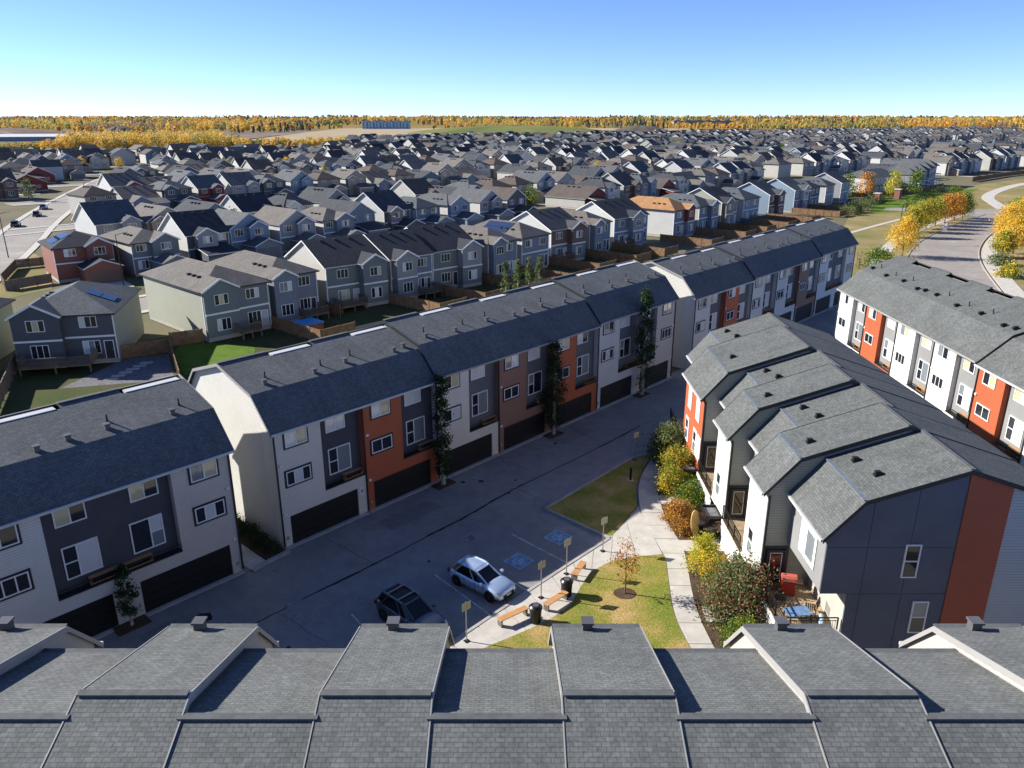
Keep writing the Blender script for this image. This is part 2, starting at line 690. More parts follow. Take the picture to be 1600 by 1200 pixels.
def resample(P, n):
    d = [0.0]
    for a, b in zip(P, P[1:]):
        d.append(d[-1] + math.hypot(b[0] - a[0], b[1] - a[1]))
    out = []
    for i in range(n):
        t = d[-1] * i / (n - 1)
        j = max(q for q in range(len(P) - 1) if d[q] <= t + 1e-9)
        f = (t - d[j]) / max(1e-9, d[j + 1] - d[j])
        out.append((P[j][0] + (P[j + 1][0] - P[j][0]) * f, P[j][1] + (P[j + 1][1] - P[j][1]) * f))
    return out


def offset_line(P, d):
    out = []
    for i, p in enumerate(P):
        a, b = P[max(0, i - 1)], P[min(len(P) - 1, i + 1)]
        t = Vector((b[0] - a[0], b[1] - a[1])).normalized()
        out.append((p[0] - t.y * d, p[1] + t.x * d))
    return out


def smooth_line(P, it=2):
    for _ in range(it):
        Q = [P[0]]
        for a, b in zip(P, P[1:]):
            Q.append((a[0] * 0.75 + b[0] * 0.25, a[1] * 0.75 + b[1] * 0.25))
            Q.append((a[0] * 0.25 + b[0] * 0.75, a[1] * 0.25 + b[1] * 0.75))
        Q.append(P[-1])
        P = Q
    return P


def slab_strip(parent, L, Rr, n, z0, z1, mat=None):
    """concrete slabs with open joints between two edges"""
    L, Rr = resample(L, n + 1), resample(Rr, n + 1)
    for i in range(n):
        g = 0.011
        def mix(a, b, f):
            return (a[0] + (b[0] - a[0]) * f, a[1] + (b[1] - a[1]) * f)
        q = [mix(L[i], L[i + 1], g), mix(Rr[i], Rr[i + 1], g), mix(Rr[i], Rr[i + 1], 1 - g), mix(L[i], L[i + 1], 1 - g)]
        cx, cy = sum(p[0] for p in q) / 4, sum(p[1] for p in q) / 4
        MB().prism([(x - cx, y - cy) for x, y in q], z0 - 0.0, z1 + random.uniform(-0.004, 0.004) - z0 * 0, 0).build('slab', [mat or CONC], parent, (cx, cy, 0))


PATH_L = smooth_line([(12.4, 60.6), (10.9, 57.2), (9.9, 54.3), (9.5, 51.1), (9.4, 48.5), (9.8, 46.2), (10.15, 44.1), (9.8, 41.5), (9.4, 37.9), (9.6, 35.5), (9.9, 33.6), (10.2, 29.5)])
PATH_R = smooth_line([(13.7, 60.6), (12.3, 57.0), (11.3, 54.3), (11.1, 51.1), (11.1, 48.2), (11.45, 46.0), (11.5, 44.0), (11.15, 41.5), (10.8, 38.2), (10.95, 35.5), (11.2, 33.6), (11.5, 29.5)])
WALK_L = [(-6.4, 31.6), (-3.5, 35.0), (-1, 37.8), (1, 40.05), (2.4, 41.6), (3.8, 43.15), (5.2, 44.7), (6.7, 46.25), (8.1, 48.4), (9.35, 50.5)]
WALK_R = [(-4.6, 31.4), (-2.3, 34.2), (0, 35.7), (1.8, 36.9), (3.4, 38.4), (4.2, 40.4), (5.1, 42.2), (6.4, 43.3), (8.3, 43.9), (10.0, 44.2)]
sw = MB().prism([(-7, 30), (-3, 30), (10.4, 29), (11.3, 29), (11.0, 42), (11.2, 50), (13.4, 60), (12.6, 60.3), (9.5, 51), (6.7, 46.4), (-4, 34.5)], -0.02, 0.06).build('sidewalk', [CONC2])
sw['kind'] = 'structure'
slab_strip(sw, PATH_L, PATH_R, 17, 0.0, 0.12)
slab_strip(sw, WALK_L, WALK_R, 11, 0.0, 0.118)
# kerbs
ISL = [(2.5, 50.5), (10.3, 59.4), (12.3, 60.5)]
ISL_R = [(12.3, 60.5), (10.75, 57.2), (9.75, 54.3), (9.35, 51.1), (8.0, 48.6), (6.75, 46.35)]
isl_poly = ISL + ISL_R[1:]
MB().prism(isl_poly, -0.02, 0.10).build('lawn', [LAWN])['kind'] = 'structure'
lawn2 = WALK_R + [p for p in PATH_L if p[1] < 44.0] + [(9.0, 28.5), (-5, 28.5)]
MB().prism(lawn2, 0.0, 0.14).build('lawn', [LAWN])['kind'] = 'structure'


def kerb(P, w=0.16, z=0.15):
    L, Rr = offset_line(P, w / 2), offset_line(P, -w / 2)
    return ribbon('kerb', L, Rr, -0.02, z, CONC2)


kerb([(6.75, 46.3), (2.45, 50.5), (10.3, 59.5), (12.4, 60.6)], 0.2, 0.16)
kerb([(-6.4, 31.6), (-3.5, 35.0), (1, 40.05), (3.8, 43.15), (6.7, 46.25)], 0.2, 0.15)
# planting bed in front of the stepped townhouses
bed = [p for p in PATH_R] + [(14.9, 30.5), (14.9, 60.6)]
MB().prism(bed, 0.0, 0.10).build('planting_bed', [MULCH])['kind'] = 'structure'
for y0, y1 in ((44.6, 46.0), (51.2, 52.6), (37.0, 38.2)):
    MB().prism([(11.2, y0), (14.8, y0), (14.8, y1), (11.2, y1)], 0.05, 0.125).build('entry_walk', [CONC])['kind'] = 'structure'

# markings on the asphalt


def stripe(name, P, w, z, mat):
    L, Rr = offset_line(P, w / 2), offset_line(P, -w / 2)
    return ribbon(name, L, Rr, z, z, mat)


for a, b in (((0.0, 47.0), (3.75, 43.2)), ((-2.6, 44.2), (0.95, 40.2)), ((-4.9, 42.0), (-1.25, 37.8)), ((-9.4, 37.9), (-6.0, 33.6)), ((-7.2, 40.0), (-3.6, 35.3))):
    stripe('parking_line', [a, b], 0.10, -0.012, LINEP)
seam = [(12.1, 66.9), (9.2, 63.6), (6.4, 60.5), (3.1, 57.0), (0.0, 53.7), (-1.2, 52.25), (-3.5, 49.3), (-5.8, 46.85), (-7.6, 44.7), (-10.3, 41.8), (-12.2, 39.9), (-14.8, 37.0), (-17.5, 34.2)]
rs = random.Random(3)
pts = resample(seam, 90)
pts = [(x + rs.uniform(-0.03, 0.03), y + rs.uniform(-0.03, 0.03)) for x, y in pts]
Lq, Rq = [], []
for i, p in enumerate(pts):
    w = 0.05 + 0.07 * max(0, math.sin(i * 0.21)) * rs.random() + (0.08 if 38 < i < 55 else 0) * rs.random()
    t = (pts[min(i + 1, 89)][0] - pts[max(i - 1, 0)][0], pts[min(i + 1, 89)][1] - pts[max(i - 1, 0)][1])
    ln = math.hypot(*t)
    Lq.append((p[0] - t[1] / ln * w, p[1] + t[0] / ln * w))
    Rq.append((p[0] + t[1] / ln * w, p[1] - t[0] / ln * w))
ribbon('tar_seam', Lq, Rq, -0.014, -0.014, TAR)
for (x, y), n, sx, sy in (((-17.9, 37.6), 9, 0.9, 0.5), ((-16.4, 36.9), 8, 0.6, 0.25)):
    q = [(x + math.cos(i * 2 * math.pi / 14) * sx * rs.uniform(0.4, 1), y + math.sin(i * 2 * math.pi / 14) * sy * rs.uniform(0.4, 1)) for i in range(14)]
    sheet('oil_stain', q, -0.013, TAR)
for i, (x, y, a, l, w) in enumerate(((-15.4, 42.3, 0.5, 0.9, 0.35), (-13.2, 38.9, 0.75, 0.8, 0.22), (-12.6, 37.6, 0.75, 0.9, 0.3), (-3.3, 40.3, 2.0, 0.5, 0.09))):
    c, s = math.cos(a), math.sin(a)
    q = []
    for j in range(16):
        t = j * 2 * math.pi / 16
        px, py = math.cos(t) * l * rs.uniform(0.6, 1), math.sin(t) * w * rs.uniform(0.5, 1)
        q.append((x + px * c - py * s, y + px * s + py * c))
    sheet('worn_patch', q, -0.0135, STAIN)


PATCH = asphaltmat('asphalt_patch', (0.205, 0.198, 0.19))
for P_ in ([(-8.5, 47.5), (-5.2, 50.9), (-6.4, 52.0), (-9.7, 48.7)], [(4.6, 62.4), (7.6, 65.6), (5.9, 67.1), (3.0, 63.9)], [(-19.5, 34.6), (-17.2, 37.0), (-18.6, 38.4), (-21.0, 35.9)]):
    sheet('asphalt_patch', P_, -0.0165, PATCH)
rs2 = random.Random(8)
for a_, b_ in (((-9.0, 43.3), (-12.8, 46.4)), ((2.4, 56.2), (-1.6, 60.2)), ((8.4, 62.6), (5.0, 66.9)), ((-13.8, 38.1), (-10.4, 35.4)), ((0.4, 53.9), (2.9, 51.4)), ((12.5, 67.2), (15.6, 70.6))):
    n_c = 26
    q = [(a_[0] + (b_[0] - a_[0]) * i / (n_c - 1) + rs2.uniform(-.09, .09), a_[1] + (b_[1] - a_[1]) * i / (n_c - 1) + rs2.uniform(-.09, .09)) for i in range(n_c)]
    w_ = rs2.uniform(0.010, 0.018)
    ribbon('asphalt_crack', offset_line(q, w_), offset_line(q, -w_), -0.0145, -0.0145, TAR)
for i in range(26):
    s_, n_o = rs2.uniform(-20, 46), rs2.uniform(-14, -1.2)
    c_ = bp(s_, n_o)
    if c_[1] > 0 and not (c_[0] > 2 and 44 < c_[1] < 61):
        r_ = rs2.uniform(0.08, 0.28)
        sheet('oil_spot', [(c_[0] + math.cos(j * 0.63) * r_ * rs2.uniform(.6, 1), c_[1] + math.sin(j * 0.63) * r_ * rs2.uniform(.6, 1)) for j in range(10)], -0.0125 - 0.0003 * (i % 4), TAR)
for i, c_ in enumerate((bp(9.5, -8.3), bp(30.5, -8.0))):
    d_ = tag(link('drain_cover', None, None, (c_[0], c_[1], -0.012), A_B), kind='structure')
    MB().tube((0, 0, -0.05), (0, 0, 0.0), 0.42, 0.42, 20).build('cover_ring', [GALV], d_)
    for j in range(5):
        MB().box(-0.3, 0.3, -0.28 + j * 0.13, -0.23 + j * 0.13, 0.001, 0.006).build('grate_bar', [BLACKM], d_)


def access_mark(cx, cy, s, rz):
    """painted blue square with the wheelchair symbol"""
    o = MB().poly([(-s, -s, 0), (s, -s, 0), (s, s, 0), (-s, s, 0)]).build('accessible_parking_mark', [BLUEP], None, (cx, cy, -0.012), rz)
    o['kind'] = 'structure'
    mb = MB()
    z = 0.004
    for q in ((-s, s, -s, -s * 0.93), (-s, s, s * 0.93, s), (-s, -s * 0.93, -s * 0.93, s * 0.93), (s * 0.93, s, -s * 0.93, s * 0.93)):
        mb.poly([(q[0], q[2], z), (q[1], q[2], z), (q[1], q[3], z), (q[0], q[3], z)])
    mb.build('border_line', [SYMP], o)
    mb = MB()
    def disc(x, y, r, n=12):
        mb.poly([(x + math.cos(i * 2 * math.pi / n) * r, y + math.sin(i * 2 * math.pi / n) * r, z) for i in range(n)])
    def seg(a, b, w=0.09):
        a, b = Vector(a), Vector(b)
        d = (b - a).normalized() * (w / 2)
        nrm = Vector((-d.y, d.x))
        mb.poly([(*(a - nrm), z), (*(b - nrm), z), (*(b + nrm), z), (*(a + nrm), z)])
    disc(-0.05, 0.42, 0.08)
    seg((-0.05, 0.32), (-0.02, 0.0))
    seg((-0.04, 0.18), (0.2, 0.16))
    seg((-0.02, 0.0), (0.24, 0.0))
    seg((0.24, 0.02), (0.34, -0.32))
    seg((0.32, -0.32), (0.42, -0.28))
    for i in range(14):
        a0, a1 = R(110 + i * 18), R(110 + i * 18 + 19)
        seg((-0.03 + math.cos(a0) * 0.28, -0.12 + math.sin(a0) * 0.28), (-0.03 + math.cos(a1) * 0.28, -0.12 + math.sin(a1) * 0.28), 0.07)
    mb.build('wheelchair_symbol', [SYMP], o)


access_mark(3.2, 46.6, 0.72, R(-42))
access_mark(0.45, 43.6, 0.72, R(-42))

# ------------------------------------------------------------------ townhouse siding colours
CREAM = siding('siding_cream', (0.68, 0.65, 0.57))
CREAM2 = siding('siding_warm_grey', (0.58, 0.53, 0.47))
ENDW = siding('siding_end_cream', (0.60, 0.585, 0.54))
PALEG = siding('siding_pale_grey', (0.62, 0.63, 0.61))
REDS = siding('siding_brick_red', (0.45, 0.12, 0.055))
BROWNS = siding('siding_brown', (0.26, 0.155, 0.115))
ORANGE = siding('siding_orange', (0.40, 0.10, 0.042))
WHITES = siding('siding_white', (0.70, 0.69, 0.66))
CHAR = stucco('stucco_charcoal', (0.080, 0.080, 0.092))
CHAR2 = stucco('stucco_slate', (0.13, 0.138, 0.148))
GREYP = stucco('stucco_grey', (0.22, 0.22, 0.215))
NAVY = stucco('stucco_navy', (0.125, 0.135, 0.165))
GREYS = siding('siding_sage_grey', (0.33, 0.335, 0.29))
SLATE = siding('siding_slate_blue', (0.42, 0.46, 0.50))


def slat_bench_box(parent, x0, x1, y0, y1, z):
    """slatted wooden cover in a window-box balcony, each slat a piece"""
    fr = MB()
    for x in (x0, x1 - 0.05):
        fr.box(x, x + 0.05, y0, y1, z, z + 0.42)
    fr.box(x0 + 0.05, x1 - 0.05, y0, y0 + 0.05, z + 0.05, z + 0.12)
    f = fr.build('wooden_frame', [BENCHW], parent)
    me = None
    for i in range(4):
        y = y0 + 0.03 + i * (y1 - y0 - 0.12) / 3
        if me is None:
            me = MB().box(0, x1 - x0, 0, 0.075, 0, 0.03).mesh('slat', [BENCHW])
        link('slat', me, f, (x0, y, z + 0.42))


def straight_block(name, label, loc, ang, units, steps, cover, prof, ends=(True, True), palette=None, pan='flush', seed=1, front_detail=True):
    """row of townhouses under one gambrel roof; local x along the front, y to the back"""
    rd = random.Random(seed)
    random.seed(seed + 50)
    root = thing(name, label, 'townhouses', (loc[0], loc[1], 0), ang, 'townhouse blocks of the complex')
    UW = 7.0
    L = UW * len(units)
    ze, (yb, zb), (yr, zr), (y2, z2), D = prof['ze'], prof['brk'], prof['ridge'], prof['bbrk'], prof['D']
    rec = 0.45
    for i, un in enumerate(units):
        x0 = i * UW
        dz = steps[i]
        mat = un['mat']
        dark = un['dark']
        mir = un.get('mir', False)

        def X(a):
            return x0 + (UW - a if mir else a)

        def bx(mb, a, b, *r):
            p, q = sorted((X(a), X(b)))
            mb.box(p, q, *r)
        bay = 3.6
        mb = MB()
        g0, g1, gh = 0.7, 6.25, 2.15
        gb = 3.0
        # ground storey round the garage door
        bx(mb, 0.0, g0, 0, 0.5, 0, gb)
        bx(mb, g1, UW, 0, 0.5, 0, gb)
        bx(mb, g0, g1, 0, 0.5, gh, gb)
        # projecting bay
        bx(mb, 0.0, bay, 0, 1.2, gb, ze + dz + 0.12)
        mb.build('bay_wall', [mat], root)
        mb = MB()
        bx(mb, bay, UW, rec, 1.2, gb, ze + dz + 0.12)
        mb.build('recessed_wall', [dark], root)
        if front_detail:
            bx(MB_ := MB(), g0, g1, 0.12, 0.3, 0, gh)
            gx = min(X(g0), X(g1))
            garage_door(root, g1 - g0, gh, (gx, 0.13, 0.02), un.get('garage', GARAGE))
        dkt = DKTRIM if un.get('trim', True) else None

        def win(a, w, z, h, lay, y=0.0, trim=None, pane=None):
            xx = X(a + w) if mir else X(a)
            if mir:
                lay = {'q': 'qr', 'qr': 'q'}.get(lay, lay)
            window(root, w, h, lay, (xx, y, z + dz), 0, trim, pane=pane)
        win(0.85, 1.65, ze - 1.40, 1.18, 's2', 0.0, dkt, [rd.choice([BLINDG, BLINDW, GLASS]), rd.choice([BLINDW, GLASS, BLINDC])])
        win(0.7, 1.85, 4.38, 1.02, rd.choice(['s2', 's3']), 0.0, dkt, [GLASS, rd.choice([GLASS, BLINDW]), GLASS])
        win(4.25, 1.6, ze - 1.55, 1.3, 's2', rec, None, [BLINDC if rd.random() < 0.4 else BLINDW, rd.choice([BLINDW, GLASS])])
        win(4.3, 1.85, 3.75, 1.95, 'q', rec, None, [GLASS, rd.choice([GLASS, BLINDG]), rd.choice([BLINDW, GLASS, BLINDG])])
        # ledge under the recessed wall and its low balcony
        a0, a1 = sorted((X(bay + 0.003), X(UW - 0.06)))
        MB().box(a0, a1, -0.06, rec, gb + 0.0, gb + 0.09).build('ledge', [DKTRIM], root)
        if front_detail:
            rl = MB()
            rl.box(a0 + 0.05, a1 - 0.05, -0.03, 0.0, gb + 0.5, gb + 0.54)
            n = 22
            for j in range(n):
                xx = a0 + 0.06 + (a1 - a0 - 0.14) * j / (n - 1)
                rl.box(xx, xx + 0.02, -0.025, -0.005, gb + 0.09, gb + 0.5)
            rl.build('balcony_railing', [BLACKM], root)
            s0, s1 = sorted((X(5.3), X(6.85)))
            slat_bench_box(root, s0, s1, 0.02, rec - 0.04, gb + 0.10)
        # down pipe and small lights
        xd = X(0.06)
        MB().box(xd - 0.05, xd + 0.05, -0.09, -0.01, 0.1, ze + dz - 0.1).build('downpipe', [DKTRIM], root)
        for zz in (2.35, 5.9):
            xl = X(0.35)
            MB().box(xl - 0.1, xl + 0.1, -0.1, 0, zz, zz + 0.16).build('wall_light', [WHITE], root)
        if front_detail and i % 3 == 0:
            xs_ = X(6.6)
            pl = MB().box(xs_ - 0.17, xs_ + 0.17, -0.03, -0.004, 1.55, 2.1).build('notice_plate', [WHITE], root)
            MB().box(xs_ - 0.11, xs_ + 0.11, -0.034, -0.031, 1.68, 1.97).build('pictogram', [GREYTRIM], pl)
        # meter box and hose bib low on the pier
        if front_detail:
            xm_ = X(0.36)
            MB().box(xm_ - 0.09, xm_ + 0.09, -0.07, -0.003, 0.55, 0.75).build('outlet_box', [GREYTRIM], root)
        # concrete apron strip at the garage
        MB().box(x0 + 0.1, x0 + UW - 0.1, -0.35, 0.0, -0.05, 0.03).build('garage_apron', [CONC], root)
    # body behind the front
    body = MB()
    segs = []
    i = 0
    while i < len(units):
        j = i
        while j + 1 < len(units) and steps[j + 1] == steps[i]:
            j += 1
        segs.append((i * UW, (j + 1) * UW, steps[i]))
        i = j + 1
    for (xa, xb, dz) in segs:
        for x in (xa + 0.02, xb - 0.02):
            P = [(x, 0.3, 0), (x, 0.3, ze + dz), (x, yb, zb + dz - 0.12), (x, yr, zr + dz - 0.12), (x, y2, z2 + dz - 0.12), (x, D, ze + dz), (x, D, 0)]
            body.poly(P if x > (xa + xb) / 2 else P[::-1], 0)
        body.poly([(xa, D, 0), (xb, D, 0), (xb, D, ze + dz), (xa, D, ze + dz)], 0)
    # front return of the end walls
    body.box(0.021, 0.06, 0.02, 0.3, 3.0, ze, 0)
    body.build('end_wall', [ENDW], root)
    # roof: one shell per step
    for si, (xa, xb, dz) in enumerate(segs):
        oa = 0.22 if si == 0 else 0.06
        ob = 0.22 if si == len(segs) - 1 else -0.02
        xa_, xb_ = xa - oa, xb + ob
        sh = MB()
        lines = [(-0.32, ze - 0.1 + dz), (yb, zb + dz)]
        sl = (zb - ze + 0.1) / (yb + 0.32)
        sh.slab([(xa_, -0.32, ze - 0.1 + dz), (xb_, -0.32, ze - 0.1 + dz), (xb_, yb, zb + dz), (xa_, yb, zb + dz)], (0, -sl, 1), 0.10, 0, 1)
        s2 = (zr - zb) / (yr - yb)
        # upper front slope with the ridge jogging back and forth
        n = max(1, int(round((xb - xa) / UW)))
        cuts = []
        for q in range(n):
            c = xa + q * UW
            cuts += [(c, c + 3.4, 0.0), (c + 3.4, c + UW, -0.55)]
        cuts[0] = (xa_, cuts[0][1], cuts[0][2])
        cuts[-1] = (cuts[-1][0], xb_, cuts[-1][2])
        pans = []
        for (c0, c1, off) in cuts:
            yy, zz = yr + off, zr + off * s2
            sh.slab([(c0, yb, zb + dz), (c1, yb, zb + dz), (c1, yy, zz + dz), (c0, yy, zz + dz)], (0, -s2, 1), 0.10, 0, 1)
            sb = (z2 - zr) / (y2 - yr)
            if off < 0:
                pans.append((c0, c1, yy, zz + dz))
                yq = yy + 0.75
                sh.slab([(c0, yq, zr + (yq - yr) * sb + dz), (c1, yq, zr + (yq - yr) * sb + dz), (c1, y2, z2 + dz), (c0, y2, z2 + dz)], (0, -sb, 1), 0.1, 0, 1)
            else:
                sh.slab([(c0, yy, zz + dz), (c1, yy, zz + dz), (c1, y2, z2 + dz), (c0, y2, z2 + dz)], (0, -sb, 1), 0.1, 0, 1)
        sh.slab([(xa_, y2, z2 + dz), (xb_, y2, z2 + dz), (xb_, D + 0.3, ze - 0.1 + dz), (xa_, D + 0.3, ze - 0.1 + dz)], (0, (z2 - ze) / (D - y2), 1), 0.1, 0, 1)
        ro = sh.build('roof', [cover, DKTRIM], root)
        for (c0, c1, off) in cuts:
            if off == 0.0:
                MB().box(c0 + 0.02, c1 - 0.02, yr - 0.14, yr + 0.14, zr + dz + 0.0, zr + dz + 0.06).build('ridge_cap', [RIDGE], ro)
        for (c0, c1, yy, zz) in pans:
            if pan == 'flush':
                MB().box(c0 + 0.25, c1 - 0.25, yy + 0.003, yy + 0.55, zz - 0.12, zz + 0.04).build('flashing_pan', [WHITEMETAL], ro)
            else:
                mb = MB()
                mb.box(c0 + 0.02, c1 - 0.02, yy + 0.003, yy + 0.85, zz - 0.5, zz - 0.22)
                mb.build('flashing_pan', [GREYTRIM], ro)
        # gutter, rake boards
        MB().box(xa_, xb_, -0.44, -0.33, ze - 0.2 + dz, ze - 0.06 + dz).build('gutter', [GREYTRIM if dz else WHITEMETAL], root)
        for x, on in ((xa_, si == 0), (xb_, si == len(segs) - 1)):
            rk = MB()
            pr = [(-0.30, ze - 0.1 + dz), (yb, zb + dz), (yr, zr + dz), (y2, z2 + dz), (D + 0.28, ze - 0.1 + dz)]
            sgn = -1 if x == xa_ else 1
            x0_, x1_ = (x - 0.035, x - 0.002) if sgn < 0 else (x + 0.002, x + 0.035)
            for (ya, za), (yb_, zb_) in zip(pr, pr[1:]):
                for xx in (x0_, x1_):
                    rk.poly([(xx, ya, za + 0.02), (xx, yb_, zb_ + 0.02), (xx, yb_, zb_ - 0.2), (xx, ya, za - 0.2)])
                rk.poly([(x0_, ya, za + 0.02), (x1_, ya, za + 0.02), (x1_, yb_, zb_ + 0.02), (x0_, yb_, zb_ + 0.02)])
            rk.build('rake_board', [GREYTRIM if on else DKTRIM], root)
        # vents stand on the upper slope
        for q in range(n):
            c = xa + q * UW
            for dx, dy, kd in ((1.0, 0.75, 'box'), (1.75, 1.35, 'pipe'), (4.6, 0.5, 'box'), (6.0, 0.7, 'box') if q % 2 else (5.6, 1.1, 'pipe')):
                dx += rd.uniform(-0.35, 0.35)
                y = yb + dy
                roof_vent(root, (c + dx, y, zb + dz + dy * s2 + 0.03), kd if pan == 'flush' else ('goose' if kd == 'box' else kd), 0.8)
    return root


PROF_B = dict(ze=8.5, brk=(1.7, 10.65), ridge=(5.8, 11.88), bbrk=(9.5, 10.7), D=11.3)


def U(mat, dark=CHAR, mir=False, trim=True):
    return dict(mat=mat, dark=dark, mir=mir, trim=trim)


straight_block('townhouse_block', 'long shaded townhouse block with black garage doors along middle of the courtyard', B0, A_B,
               [U(CREAM), U(REDS, CHAR), U(CREAM, CHAR2), U(BROWNS, CHAR2), U(REDS, CHAR2), U(PALEG, CHAR2), U(CREAM2, CHAR2, True)],
               [0, 0, 0.28, 0.28, 0.28, 0.5, 0.5], SH_B, PROF_B, seed=11)
pA = bp(-3.15 - 21.0, -0.35)
straight_block('townhouse_block', 'nearest left townhouse block with dark stucco centre and steep navy roof front', pA, A_B,
               [U(CREAM2), U(PALEG, CHAR), U(CREAM2, CHAR, True)], [0, 0, 0], SH_B, PROF_B, seed=23)
pC = bp(52.4, -0.45)
straight_block('townhouse_block', 'farther townhouse block in line beyond the long one, white end wall facing left', pC, A_B,
               [U(PALEG, CHAR2), U(REDS, CHAR2), U(PALEG, CHAR2), U(PALEG, CHAR2), U(BROWNS, CHAR2), U(PALEG, CHAR2), U(CREAM, CHAR2, True)],
               [0, 0, 0.25, 0.25, 0.25, 0.45, 0.45], SH_B, PROF_B, seed=31)
PROF_D = dict(ze=8.5, brk=(2.2, 10.65), ridge=(6.4, 12.25), bbrk=(10.6, 10.65), D=12.8)
straight_block('townhouse_block', 'sunlit white and orange townhouse block at right edge with broad grey roof', (38.15, 87.5), R(-90),
               [U(WHITES, GREYP, trim=False), U(ORANGE, GREYP, trim=False), U(WHITES, GREYP, trim=False), U(WHITES, GREYP, trim=False), U(ORANGE, GREYP, trim=False), U(WHITES, GREYP, trim=False)],
               [0.2, 0.2, 0.2, 0.2, 0.0, 0.0], SH_E, PROF_D, seed=41, pan='deep')

# ------------------------------------------------------------------ stepped townhouse blocks (right foreground and bottom row)


